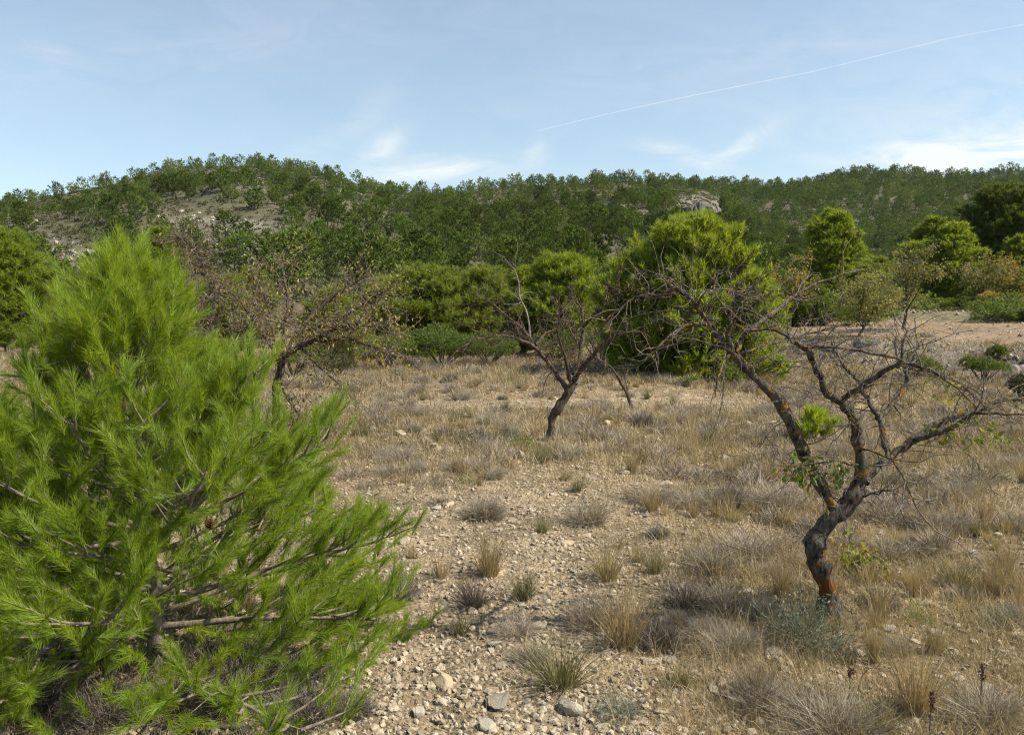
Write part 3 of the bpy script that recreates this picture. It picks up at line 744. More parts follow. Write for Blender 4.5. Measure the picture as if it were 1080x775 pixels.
place_pine('big bright green conical pine at the back edge of the field, tallest there', 727, 404, 220, 180, 25.5, lambda t: float(np.interp(t, [0, .12, .3, .55, .75, .9, 1], [.86, .96, 1, .84, .55, .28, .05])), 101, 'needle_bright', 1.75, .0, (.05, .9), .6)
place_pine('darker pine close behind the left side of the big bright pine', 664, 400, 262, 70, 30, dome_prof, 102, 'needle_mid', 1.0, .02)
place_pine('rounded sunlit pine behind the middle almond tree', 592, 382, 263, 96, 34, dome_prof, 103, 'needle_bright', 1.1, .05, tint0=.42)
place_pine('small bright pine at the left side of the rounded sunlit pine', 552, 382, 278, 48, 36, broad_prof, 104, 'needle_bright', .9, .05, tint0=.35)
place_pine('broad green pine behind the right end of the spreading left almond', 452, 383, 274, 118, 33, broad_prof, 105, 'needle_mid', 1.1, .0)
place_pine('pale green young pine left of the pair at the field edge', 410, 384, 288, 80, 31, broad_prof, 106, 'needle_mid', 1.0, .0, tint0=.6)
place_pine('green pine right of the broad one at the field edge', 509, 382, 275, 78, 35, dome_prof, 107, 'needle_mid', 1.0, .03, tint0=.55)
place_pine('bright bushy pine at the left border of the picture', 8, 345, 236, 92, 27, broad_prof, 108, 'needle_bright', 1.1, .02, tint0=.35)
place_pine('yellow green pine rising behind the tip of the young foreground pine', 176, 350, 236, 66, 33, dome_prof, 109, 'needle_bright', 1.0, .1, tint0=.3)
place_pine('small green pine seen between the two left almonds', 268, 372, 280, 56, 38, broad_prof, 110, 'needle_mid', .9, .03)
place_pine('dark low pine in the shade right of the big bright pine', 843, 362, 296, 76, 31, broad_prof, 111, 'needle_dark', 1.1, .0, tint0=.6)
place_pine('upright pine with a round yellow green top above the ochre almonds', 874, 345, 217, 64, 44, dome_prof, 112, 'needle_bright', 1.05, .12, tint0=.35)
place_pine('light green slender pine beside the track', 1003, 312, 232, 62, 50, broad_prof, 113, 'needle_bright', 1.0, .12, tint0=.35)
place_pine('mid green pine behind the slender light one', 982, 310, 226, 54, 62, dome_prof, 114, 'needle_mid', .9, .1)
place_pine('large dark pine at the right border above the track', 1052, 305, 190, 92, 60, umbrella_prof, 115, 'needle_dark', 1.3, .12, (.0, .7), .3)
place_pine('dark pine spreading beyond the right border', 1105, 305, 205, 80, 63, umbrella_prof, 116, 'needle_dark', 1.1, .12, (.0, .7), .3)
place_pine('low green pine behind the ochre leaved almond', 922, 340, 268, 58, 52, broad_prof, 117, 'needle_mid', .9, .05)
place_pine('green pine half hidden by the tall tan almond', 963, 330, 252, 56, 56, dome_prof, 118, 'needle_mid', .9, .1, tint0=.6)
xb, Yb = ray(-55, 690)[0] * 4.3, 4.3
y2 = empty('young_pine', (xb, Yb, tz(xb, Yb))); tag(y2, 'second young pine cut off by the left border beside the big foreground one', 'pine tree')
tm, lm, nm = pine(12, 1.8, .85, young_prof, .03, 60, 11, 4.4, 110, .074, .0027, elev=(.1, .95), up=.55, trunk_r=.03, limbs=False, shoot_up=.62, spread=(.18, .66), back=.11, tint0=.52, seclen=.58, bmin=.24)
tm.build('trunk', M['bark_twig'], y2, smooth=True); nm.build('crown', M['needle_near'], y2)
place_pine('dark green pine behind the right half of the spreading left almond', 352, 388, 300, 74, 30, broad_prof, 119, 'needle_mid', 1.0, .0)
place_pine('green pine behind the almond with dry brown leaf clumps', 234, 386, 288, 66, 31, dome_prof, 120, 'needle_mid', 1.0, .02)
place_pine('green pine filling the gap between the ochre almond and the upright pine', 912, 345, 276, 54, 38, broad_prof, 121, 'needle_mid', .9, .0)
place_pine('mid green pine at the right border behind the yellow green almond', 1074, 322, 246, 60, 48, broad_prof, 122, 'needle_mid', .9, .02)
# small sapling behind the near almond
g0 = gp(860, 466)
sap = empty('pine_sapling', g0); tag(sap, 'knee high bright green pine sapling behind the near almond tree', 'pine tree')
tm, lm, nm = pine(77, .46, .30, broad_prof, .0, 18, 7, 3, 46, .075, .0055, elev=(.3, 1.0), up=.6, trunk_r=.012, spread=(.2, .7), back=.07, tint0=.62)
tm.build('trunk', M['bark_twig'], sap); nm.build('crown', M['needle_near'], sap)

# ------------------------------------------------------------------ leafy almonds on the right and bushes
def leafy(label, px, base_py, top_py, wpx, Y, seed, mat, nleaf, name='almond_tree', cat='almond tree', trunk_frac=.28, bark='bark_brown', leafpx=1.5, lean=0.0, twn=60):
    rnd = np.random.default_rng(seed)
    x = ray(px, base_py)[0] * Y; z = tz(x, Y); H = max(at(px, top_py, Y)[2] - z, .6); R = wpx / 2 * Y / F
    root = empty(name, (x, Y, z)); tag(root, label, cat)
    tb = MB(); tr = .02 * H
    top = np.array([lean * H + rnd.normal() * .04 * H, rnd.normal() * .04 * H, trunk_frac * H])
    tb.tube([[0, 0, -.08], top * .5 + rnd.normal(size=3) * .02 * H, top], [tr * 1.2, tr, tr * .85], 8)
    starts, dirs = [], []
    for k in range(9):
        a = k * 2.399 + rnd.random(); e = rnd.uniform(.3, 1.35)
        tgt = top + np.array([math.cos(a) * R * math.cos(e) * rnd.uniform(.7, 1), math.sin(a) * R * math.cos(e), (H - top[2]) * math.sin(e) * rnd.uniform(.75, 1)])
        n = 6; P = np.array([top + (tgt - top) * (j / n) + rnd.normal(size=3) * .035 * H * (j > 0) + np.array([0, 0, .06 * H * math.sin(math.pi * j / n)]) for j in range(n + 1)])
        tb.tube(P, tr * .55 * (1 - np.linspace(0, .8, n + 1)), 5)
        for j in range(2, n + 1): starts.append(P[j]); dirs.append(nrm(P[j] - P[j - 1]))
    tips = []
    twig_system(tb, np.array(starts), twn, .34 * R, tr * .16, rnd, 5, .25, .25, tips=tips, dirs=np.array(dirs))
    tb.build('trunk', M[bark], root, smooth=True)
    tips = np.array(tips); idx = rnd.integers(len(tips), size=nleaf)
    P = tips[idx] + rnd.normal(size=(nleaf, 3)) * .05 * R
    # tint goes by clump so that light and dark leaves sit together
    ct = fbm(P[:, 0] * 3 / R + seed, P[:, 2] * 3 / R + P[:, 1] * 2 / R, 7, 2)
    lb = MB(); leaves(lb, P, max(.045, leafpx * 2.0 * Y / F), np.clip((ct - .5) * 1.6 + .5 + rnd.normal(size=nleaf) * .15, 0, 1), hang=.4, aspect=.55)
    lb.build('crown', M[mat], root)
    return root

leafy('sparse olive leaved almond just right of the big bright pine', 832, 352, 258, 76, 29, 201, 'yellow_leaf', 2000, leafpx=1.2, twn=90)
leafy('rounded ochre leaved almond left of the track', 905, 352, 290, 100, 25, 202, 'tan_leaf', 5200, trunk_frac=.14, leafpx=1.2, twn=110)
leafy('tall tan leaved almond with a dark trunk beside the track', 952, 350, 258, 96, 27, 203, 'tan_leaf', 3600, trunk_frac=.2, leafpx=1.2, twn=110, lean=.05)
leafy('small brown almond with a visible crooked trunk behind the track', 1036, 318, 272, 66, 42, 204, 'tan_leaf', 2600, trunk_frac=.3, lean=-.1, leafpx=1.1, twn=90)
leafy('yellow green almond leaning in at the right border', 1072, 336, 264, 84, 34, 205, 'yellow_leaf', 5200, trunk_frac=.12, leafpx=1.1, twn=110)
leafy('grey bare shrub like almond behind the near almond tree', 952, 418, 318, 70, 15.5, 206, 'tan_leaf', 25, bark='twig_grey', trunk_frac=.2, twn=70)

def bush(label, px, base_py, top_py, wpx, Y, seed, mat, n=1500, name='juniper_bush', cat='bush', leafpx=2.2, flat=1.0, onground=False):
    rnd = np.random.default_rng(seed)
    if base_py > 366: Y = gp(px, base_py)[1]
    x = ray(px, base_py)[0] * Y; z = tz(x, Y); H = max(at(px, top_py, Y)[2] - z, .15); R = wpx / 2 * Y / F
    root = empty(name, (x, Y, z)); tag(root, label, cat)
    nl_ = 11; tb = MB(); cb = MB(); SB, SA, ST = [], [], []
    for k in range(nl_):
        a = k * 2.399 + rnd.random(); rr = R * math.sqrt(rnd.random()) * .75
        c = np.array([math.cos(a) * rr, math.sin(a) * rr, H * rnd.uniform(.35, .78) * (1 - .35 * (rr / R) ** 2)])
        tb.tube([[0, 0, -.03], c * [.5, .5, .45], c], [.02 * H + .006, .014 * H + .004, .004], 5)
        m = n // nl_; d = nrm(rnd.normal(size=(m, 3))); d[:, 2] = np.abs(d[:, 2]) * .9 - .25
        rad = np.array([R * .42, R * .42, H * .36]) * (.55 + .45 * rnd.random((m, 1)) ** .5)
        SB.append(c + d * rad); SA.append(nrm(d + [0, 0, .5] + rnd.normal(size=(m, 3)) * .4)); ST.append(rnd.uniform(.25, .75) + rnd.normal(size=m) * .12)
    SB = np.concatenate(SB); SB[:, 2] = np.maximum(SB[:, 2], .03 * H)
    pm = Y / F
    needles(cb, SB, np.concatenate(SA), np.concatenate(ST), 4, max(.05, leafpx * pm), max(.012, .8 * pm), (.2, 1.0), leafpx * pm * .6)
    tb.build('stem', M['bark_hill'], root); cb.build('foliage', M[mat], root)
    return root
bush('large mottled green juniper bush at the field edge below the broad pine', 465, 387, 340, 112, 28, 301, 'juniper', 3600)
bush('olive juniper bush at the field edge under the pale young pine', 408, 389, 346, 70, 26.5, 302, 'juniper', 1500)
bush('rounded juniper bush behind the left limb of the middle almond', 516, 385, 346, 66, 29, 303, 'juniper', 1500)
bush('juniper bush directly behind the middle almond fork', 585, 382, 346, 58, 30, 304, 'juniper', 1500)
bush('juniper bush left of the big bright pine', 634, 384, 340, 56, 31, 305, 'juniper', 1500)
bush('low olive bush below the spreading left almond', 355, 396, 368, 60, 24, 306, 'scrub', 1500)
bush('green bush hidden behind the spreading left almond', 310, 398, 345, 64, 25, 307, 'juniper', 1500)
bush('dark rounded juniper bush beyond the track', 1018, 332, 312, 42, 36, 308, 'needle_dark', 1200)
bush('yellow green shrub beyond the track, left of the dark juniper', 985, 336, 314, 36, 36, 309, 'fresh', 900)
bush('tiny round green shrub at the edge of the track', 1011, 338, 327, 15, 34.5, 310, 'juniper', 400)
bush('mixed green shrub at the far end of the track', 948, 340, 318, 44, 35, 311, 'yellow_leaf', 1000)
bush('olive green shrub beyond the track near the right border', 1060, 330, 300, 50, 38, 312, 'yellow_leaf', 1500)
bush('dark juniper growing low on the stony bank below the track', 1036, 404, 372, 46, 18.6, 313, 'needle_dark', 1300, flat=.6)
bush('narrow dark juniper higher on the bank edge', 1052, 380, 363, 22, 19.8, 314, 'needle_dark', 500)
bush('light green shrub on the bank below the track', 968, 398, 366, 56, 20.5, 315, 'juniper', 1500)
bush('yellow green seedling shrub under the right side of the big bright pine', 772, 408, 382, 36, 23.5, 316, 'fresh', 700, name='green_shrub')
bush('small fresh green shrub at the left foot of the big bright pine', 726, 406, 396, 26, 24, 317, 'fresh', 300, name='green_shrub')
bush('olive shrub at the far edge of the track behind the ochre almond', 930, 338, 318, 50, 34, 330, 'scrub', 1300, name='track_shrub')
bush('low green shrub at the far edge of the track near the small brown almond', 1040, 333, 317, 54, 34, 331, 'juniper', 1300, name='track_shrub')
bush('olive brush left of the ochre almond', 880, 345, 322, 46, 34, 332, 'scrub', 1300, name='track_shrub')
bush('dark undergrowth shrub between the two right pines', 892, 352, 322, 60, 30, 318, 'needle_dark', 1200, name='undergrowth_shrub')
bush('brushy grey green shrub at the far right edge of the bank', 1078, 425, 388, 44, 17, 319, 'scrub', 1000)

# ------------------------------------------------------------------ hillside woods
HP = []
for k in range(8):
    pr = [dome_prof, umbrella_prof, broad_prof, dome_prof][k % 4]
    tm, lm, nm = pine(400 + k, 5.0, 1.65 + .25 * (k % 3), pr, [.14, .26, .06, .2][k % 4], 20, 5, 3, 12, .27, .082, fill=170, elev=(.0, .8), up=.4, trunk_r=.11,
                      shoot_up=.7, spread=(.3, 1.15), back=.3, tint0=.5, seclen=.7, twigs=False, bmin=.35, lean=(.5 * math.sin(k * 2), .3))
    HP.append((tm.data('trunk', M['bark_hill']), nm.data('crown', M['needle_hill'])))
LOW = []
for k in range(6):
    pr = [dome_prof, umbrella_prof, broad_prof][k % 3]
    tm, lm, nm = pine(450 + k, 5.0, 1.8 + .25 * (k % 3), pr, [.14, .25, .05][k % 3], 11, 2.6, 2, 9, .30, .135, fill=115, elev=(.0, .8), up=.4, trunk_r=.14,
                      shoot_up=.7, spread=(.3, 1.2), back=.35, tint0=.5, seclen=.7, twigs=False, bmin=.3)
    LOW.append((np.concatenate(nm.v), np.concatenate(nm.t), np.concatenate(nm.tt), np.concatenate(tm.v), np.concatenate(tm.q)))

def sample_hill():
    N = 36000
    rnd = np.random.default_rng(99)
    Yc = np.sqrt(rnd.uniform(46 ** 2, 600 ** 2, N)); u = rnd.uniform(-.80, .80, N)
    x = u * Yc; z = terrain(x, Yc)
    px, py = proj(x, Yc, z)
    d1 = np.interp(np.arctan(u), A1, D1)
    h1r = d1
    onright = (Yc > d1 + 25)
    ok = (Yc < d1 + 18) | ((px > 690) & (Yc < 545))
    br = bareness(px, py)
    dens = np.where(px > 760, .95, .62) * (1 - np.clip(br * 1.25, 0, .93))
    dens = dens * np.clip(.1 + 1.8 * (fbm(x / 22, Yc / 22, 61, 3) - .15), .06, 1.1)
    dens = np.where((px < 345) & (py > 208) & (py < 300), dens * .55, dens)
    dens = np.where((np.abs(Yc - d1) < 22) & (px < 760), np.maximum(dens, .62), dens)   # a wooded crest
    ok &= rnd.random(N) < dens
    ok &= ~((np.abs(px - 738) < 24) & (py > 205) & (py < 245) & (Yc < 345))
    x, Yc, z, px, py = x[ok], Yc[ok], z[ok], px[ok], py[ok]
    h = 2.2 + 3.6 * rnd.random(len(x)) ** 1.2 * np.where(Yc > 340, 1.7, 1.0)
    h = np.where(Yc < 110, h * .85, h)
    # thin out with a minimum spacing
    order = np.argsort(rnd.random(len(x))); cell = {}; keep = []
    for i in order:
        dmin = .42 * h[i]; key = (int(x[i] // 3), int(Yc[i] // 3)); bad = False
        for a in (-1, 0, 1):
            for b in (-1, 0, 1):
                for j in cell.get((key[0] + a, key[1] + b), ()):
                    if (x[i] - x[j]) ** 2 + (Yc[i] - Yc[j]) ** 2 < (dmin + .3 * h[j]) ** 2: bad = True
        if not bad: cell.setdefault(key, []).append(i); keep.append(i)
    k = np.array(keep)
    return x[k], Yc[k], z[k], px[k], py[k], h[k]
hx, hy, hz_, hpx, hpy, hh = sample_hill()
# line above which the hillside shows over the nearer trees
occ_x = [-50, 0, 50, 60, 130, 180, 230, 330, 400, 450, 530, 600, 640, 680, 730, 790, 820, 850, 880, 910, 960, 1000, 1040, 1130]
occ_y = [240, 240, 275, 290, 262, 245, 285, 290, 300, 282, 285, 265, 280, 245, 222, 265, 280, 262, 225, 270, 258, 235, 200, 200]
topy = proj(hx, hy, hz_ + hh * .7)[1]
vis = (hpx > -10) & (hpx < 1090) & (topy < np.interp(hpx, occ_x, occ_y) - 2)
score = np.where(vis, hh / hy, 0)
first = set(np.argsort(-score)[:297].tolist())
print('hill trees', len(hx), int(vis.sum()), 'tris', [len(a[1]) for a in LOW])
regions = [
    (lambda p, q, Y: p < 130, 'dark green pine on the rocky left flank of the hill', 'pines on the left flank of the hill'),
    (lambda p, q, Y: p < 345 and q > 214, 'dark pine scattered on the open pale slope above the left almonds', 'pines on the open pale slope'),
    (lambda p, q, Y: p < 345, 'pine of the crest at the highest point of the left hill', 'pines around the highest crest'),
    (lambda p, q, Y: p < 545, 'pine in the dense wood above the field edge junipers', 'pines of the dense middle wood'),
    (lambda p, q, Y: p < 700, 'pine on the slope above the rounded sunlit pine', 'pines on the slope above the rounded pine'),
    (lambda p, q, Y: p < 830, 'pine on the slope near the grey cliff', 'pines near the grey cliff'),
    (lambda p, q, Y: True, 'pine on the lower slope of the far right hill', 'pines on the far right hill')]
sv, st, stt, tv, tq = [], [], [], [], []; nv = ntv = 0
rh = np.random.default_rng(5)
for i in range(len(hx)):
    s = hh[i] / 5.0; a = rh.random() * 6.28; wsc = rh.uniform(.85, 1.2)
    if i in first:
        k = rh.integers(len(HP))
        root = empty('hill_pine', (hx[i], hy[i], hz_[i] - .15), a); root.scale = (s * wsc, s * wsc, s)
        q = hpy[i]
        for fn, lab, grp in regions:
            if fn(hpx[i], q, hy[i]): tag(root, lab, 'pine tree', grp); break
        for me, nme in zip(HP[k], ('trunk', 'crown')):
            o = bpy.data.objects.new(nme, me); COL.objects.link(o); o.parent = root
    else:
        V, T, TT, TV, TQ = LOW[rh.integers(len(LOW))]
        c, sn = math.cos(a), math.sin(a); Rm = np.array([[c, -sn, 0], [sn, c, 0], [0, 0, 1]]) * s
        Rm[:2] *= wsc
        o = np.array([hx[i], hy[i], hz_[i] - .15])
        sv.append(V @ Rm.T + o); st.append(T + nv); stt.append(np.clip(TT + rh.normal() * .26, 0, 1)); nv += len(V)
        if hy[i] < 240: tv.append(TV @ Rm.T + o); tq.append(TQ + ntv); ntv += len(TV)
mb = MB(); mb.tris(np.concatenate(sv), np.concatenate(st), np.concatenate(stt))
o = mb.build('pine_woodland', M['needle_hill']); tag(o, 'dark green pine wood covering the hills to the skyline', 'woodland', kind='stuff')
mb = MB(); mb.quads(np.concatenate(tv), np.concatenate(tq))
o2 = mb.build('woodland_trunks', M['bark_hill']); o2.parent = o

# low scrub and loose rocks over the open slopes
rs = np.random.default_rng(17)
N = 62000
Yc = np.sqrt(rs.uniform(36 ** 2, 340 ** 2, N)); u = rs.uniform(-.75, .75, N); x = u * Yc
keep = (rs.random(N) < .25 + .8 * fbm(x / 14, Yc / 14, 71, 3)); x, Yc = x[keep], Yc[keep]; z = terrain(x, Yc)
px, py = proj(x, Yc, z); keep = rs.random(len(x)) > bareness(px, py) * .3
track = (bank_s(x, Yc) > 1.5) & (bank_s(x, Yc) < 10.6) & (x > 7.2)
keep &= ~track
x, Yc, z = x[keep], Yc[keep], z[keep]
m = 10
S = len(x); siz = rs.uniform(.25, .85, S)
P = np.repeat(np.stack([x, Yc, z], 1), m, 0); sz = np.repeat(siz, m)
d = nrm(rs.normal(size=(S * m, 3))); d[:, 2] = np.abs(d[:, 2])
keep_rng = rng; rng = rs
mb = MB(); needles(mb, P + d * (sz * np.array([[1], [1], [.75]])).T * .8, nrm(d + [0, 0, .6]), np.repeat(np.clip(rs.normal(.5, .22, S), 0, 1), m), 2, .38, .2, (.2, 1.2), .25)
rng = keep_rng
tag(mb.build('hillside_scrub', M['scrub']), 'low olive scrub over the open hillside', 'scrub', kind='stuff')

# ------------------------------------------------------------------ rocks
def ico(n=1):
    import bmesh
    bm = bmesh.new(); bmesh.ops.create_icosphere(bm, subdivisions=n, radius=1)
    v = np.array([q.co[:] for q in bm.verts]); f = np.array([[q.index for q in p.verts] for p in bm.faces]); bm.free(); return v, f
IV1, IF1 = ico(1); IV2, IF2 = ico(2); IV3, IF3 = ico(3)
def rock_shape(rnd, V, planes=7, flat=.65, rough=.05):
    v = V.copy()
    for _ in range(planes):                                  # chop facets off
        n = nrm(rnd.normal(size=3)); d = rnd.uniform(.5, .85)
        k = v @ n; over = np.maximum(k - d, 0); v = v - over[:, None] * n
    v = v * np.array([1, rnd.uniform(.6, .95), flat * rnd.uniform(.7, 1.2)])
    f = rough * (fbm(v[:, 0] * 3 + 9, v[:, 1] * 3 + v[:, 2] * 2.3, int(rnd.integers(99)), 3) - .5) * 2
    return v * (1 + f)[:, None]
ROCK = {}
for nm_ in ('stone', 'stone_white', 'stone_tan', 'stone_grey'):
    ROCK[nm_] = []
    for k in range(5):
        rr = np.random.default_rng(600 + k + 10 * len(ROCK)); mb = MB(); mb.tris(rock_shape(rr, IV3, 10, .6, .09), IF3); ROCK[nm_].append(mb.data('stone', M[nm_]))
def stone(x, y, size, mat, label, group=None, k=None, rz=None, sink=.36, tall=1.0):
    me = ROCK[mat][random.randrange(5) if k is None else k]
    o = bpy.data.objects.new('stone', me); COL.objects.link(o)
    s = size / 2; o.scale = (s, s, s * tall); o.rotation_euler = (random.uniform(-.25, .25), random.uniform(-.25, .25), random.random() * 6.28 if rz is None else rz)
    o.location = (x, y, tz(x, y) + s * tall * (.5 - sink)); tag(o, label, 'stone', group); return o
SP = []
def pstone(px, py, w, mat, label, **k):
    p = gp(px, py); SP.append((p[0], p[1])); return stone(p[0], p[1], w * p[1] / F, mat, label, **k)
pstone(526, 742, 40, 'stone_grey', 'large angular grey stone at the bottom between the pine and the olive tuft', tall=1.15)
pstone(466, 722, 30, 'stone_tan', 'yellowish block of stone beside the lower right branches of the young pine')
pstone(601, 748, 36, 'stone_white', 'elongated bright white stone below the olive green tuft')
pstone(521, 681, 20, 'stone_white', 'upright pale stone above the big grey one', tall=1.4)
pstone(426, 572, 14, 'stone_white', 'small white stone right of the middle of the young pine')
pstone(426, 614, 15, 'stone_grey', 'round grey stone above the dark shrub by the young pine')
pstone(568, 662, 18, 'stone', 'pale stone between two tufts in the stony patch')
pstone(455, 656, 18, 'stone_tan', 'tan stone on the gravel right of the young pine')
pstone(498, 646, 14, 'stone', 'pale stone at the foot of the dark grey tuft')
pstone(440, 752, 22, 'stone_white', 'white stone at the lower right edge of the young pine')
pstone(515, 768, 26, 'stone_white', 'white stone cut by the bottom border below the large grey one')
pstone(636, 768, 24, 'stone', 'pale stone at the bottom border right of the elongated white one')
pstone(938, 664, 22, 'stone_white', 'flat white stone right of the almond trunk base', tall=.6)
pstone(990, 668, 20, 'stone_white', 'flat white stone right of the round green plant', tall=.6)
pstone(1040, 726, 18, 'stone_white', 'bright white stone beside the dark dry stalk')
pstone(752, 727, 17, 'stone_white', 'rounded white stone on the grassy gravel left of the bent straw', tall=.8)
pstone(850, 715, 12, 'stone_white', 'small white stone below the grey green lavender')
pstone(735, 648, 16, 'stone', 'pale stone under the domed tussock')
pstone(800, 645, 18, 'stone_white', 'whitish stone left of the grey green lavender')
pstone(1072, 672, 22, 'stone_white', 'white stone at the right border level with the almond base')
pstone(1000, 625, 18, 'stone', 'pale flat stone behind the round green plant', tall=.6)
pstone(705, 695, 30, 'stone_grey', 'wide grey stone at the foot of the dark dry shrub', tall=.6)
pstone(640, 690, 18, 'stone', 'pale stone left of the golden tuft')
pstone(818, 690, 26, 'stone_grey', 'grey stone left below the lavender', tall=.7)
pstone(905, 690, 16, 'stone', 'pale stone just right of the lavender clumps')
pstone(1055, 690, 20, 'stone_grey', 'greyish stone near the right border')

# loose stones of the field: separate things, shared labels by area
def area(x, y):
    if y < 5.2 and x < .6: return 'on the gravel patch right of the young pine'
    if y < 5.2: return 'among the straw around the near almond tree'
    if y < 9: return 'in the dry grass in front of the middle almond tree' if x < 1.6 else 'in the grass behind the near almond tree'
    if y < 16: return 'on the field around the middle almond tree' if x < 3 else 'in the rough grass below the stony bank'
    return 'at the back of the field before the pines'
n = 0
while n < 215:
    Y = 3.0 + 9 * random.random() ** 1.8; x = random.uniform(-.45, .62) * Y
    if x < -.12 * Y and Y < 4.6: continue
    g = float(field_grass(x, Y))
    if random.random() < g * (.2 if x > .8 and Y < 6.5 else .75): continue
    w = random.choice([9, 10, 11, 12, 14, 16, 19])
    mt = random.choice(['stone', 'stone', 'stone_white', 'stone_tan', 'stone_grey']); kind = {'stone': 'pale', 'stone_white': 'white', 'stone_tan': 'tan', 'stone_grey': 'grey'}[mt]
    a = area(x, Y)
    stone(x, Y, w * Y / F * random.uniform(.8, 1.2), mt, f'loose {kind} stone {a}', f'{kind} stones {a}', tall=random.uniform(.55, 1), sink=random.uniform(.2, .5)); n += 1

# gravel
def gravel(n, ymin, ymax, smin, smax, pw, seed, dens):
    rg = np.random.default_rng(seed); got = []
    shapes = [rock_shape(np.random.default_rng(700 + k), IV1, 6, .6, .08) for k in range(8)]
    Y = ymin + (ymax - ymin) * rg.random(n) ** pw; x = rg.uniform(-.72, .72, n) * Y
    keep = rg.random(n) < dens(x, Y); x, Y = x[keep], Y[keep]
    z = terrain(x, Y); mb = MB(); k = len(x)
    s = (smin + (smax - smin) * rg.random(k) ** 3.0) * .5
    a = rg.random(k) * 6.28; tl = rg.normal(size=(k, 2)) * .3
    for j, sh in enumerate(shapes):
        m = np.arange(k) % 8 == j
        if not m.any(): continue
        ca, sa = np.cos(a[m])[:, None], np.sin(a[m])[:, None]
        vx = sh[None, :, 0] * ca - sh[None, :, 1] * sa; vy = sh[None, :, 0] * sa + sh[None, :, 1] * ca; vz = sh[None, :, 2] + vx * tl[m, 0:1] + vy * tl[m, 1:2]
        S = s[m][:, None]
        V = np.stack([vx * S + x[m][:, None], vy * S + Y[m][:, None], vz * S + z[m][:, None] + S * .12], -1)
        nvv = sh.shape[0]; Fc = IF1[None] + (np.arange(m.sum()) * nvv)[:, None, None]
        mb.tris(V.reshape(-1, 3), Fc.reshape(-1, 3), np.repeat(rg.random(m.sum()), len(IF1)))
    return mb
gden = lambda x, y: np.clip(1.05 - field_grass(x, y) * .95, .28, 1)
tag(gravel(52000, 2.6, 9.5, .008, .055, 1.5, 31, gden).build('gravel', M['stone']), 'pale limestone gravel strewn over the field', 'gravel', kind='stuff')
tag(gravel(16000, 8, 24, .025, .10, 1.3, 32, lambda x, y: np.clip(1.0 - field_grass(x, y) * 1.1, .04, 1) * ((bank_s(x, y) < 0) | (x < 7))).build('gravel', M['stone']), 'pale gravel on the bare strip of soil across the field', 'gravel', kind='stuff')
tag(gravel(16000, 14, 34, .04, .22, 1.0, 33, lambda x, y: ((x > 6.6) & (((bank_s(x, y) > -.8) & (bank_s(x, y) < 3) & (fbm(x * 1.3, y * 1.3, 8) > .47)) | ((bank_s(x, y) > 10.2) & (bank_s(x, y) < 14) & (fbm(x, y, 3) > .42)))) * 1.0 + ((x > 8) & (bank_s(x, y) >= 3) & (bank_s(x, y) < 10.2)) * .10).build('rubble', M['stone']), 'rubble on the bank below the track', 'rubble', kind='stuff')
tag(gravel(26000, 60, 330, .25, 1.4, .8, 34, lambda x, y: np.clip((bareness(*proj(x, y, terrain(x, y))) - .12) * 1.2, 0, .8)).build('scree', M['stone_white']), 'pale scree on the bare parts of the hillside', 'scree', kind='stuff')

def outcrop(label, px, py, w, h, Y, seed, mat='cliff', name='rock_outcrop', parts=7, depth=.5):
    rr = np.random.default_rng(seed); c = gp(px, py); Y = c[1]; W = w * Y / F; Hh = h * Y / F
    base = np.array([c[0], c[1], tz(c[0], c[1])]); mb = MB()
    for k in range(parts):
        fx = (k + .5) / parts - .5
        v = rock_shape(rr, IV3, 12, 1.0, .12)
        s = np.array([W / parts * rr.uniform(.9, 1.5), W * depth * .35, Hh * rr.uniform(.4, .62)])
        mb.tris(v * s + np.array([fx * W, rr.normal() * W * .06, Hh * rr.uniform(.12, .32)]), IF3, rr.random())
    o = mb.build(name, M[mat]); o.location = base; tag(o, label, 'rock'); return base
g0 = at(738, 226, 318); outcrop('grey limestone cliff on the shoulder of the hill above the big bright pine', 740, 228, 38, 20, 300, 801, name='cliff', parts=8, depth=.8)
outcrop('grey rock outcrop among pines left of the cliff', 645, 222, 26, 12, 285, 802, parts=5)
outcrop('pale rocks on the crest at the middle of the skyline', 592, 190, 34, 9, 314, 803, parts=6)
outcrop('rock rib at the right end of the hill shoulder', 848, 262, 16, 24, 285, 804, parts=4)
bb = gp(912, 368)
outcrop('dark grey boulder on the bank edge left of the track', 912, 366, 22, 15, bb[1], 805, 'boulder', name='boulder', parts=3)
outcrop('small dark boulder on the bank left of the bigger one', 880, 372, 18, 10, gp(880, 372)[1], 806, 'boulder', name='boulder', parts=2)
outcrop('dark flat rock lying at the front edge of the track', 1046, 362, 8, 4, gp(1046, 363)[1], 807, 'boulder', name='boulder', parts=2)
outcrop('rough grey boulder on the bank at the right border', 1072, 396, 26, 20, gp(1072, 402)[1], 808, 'stone_grey', name='boulder', parts=3)

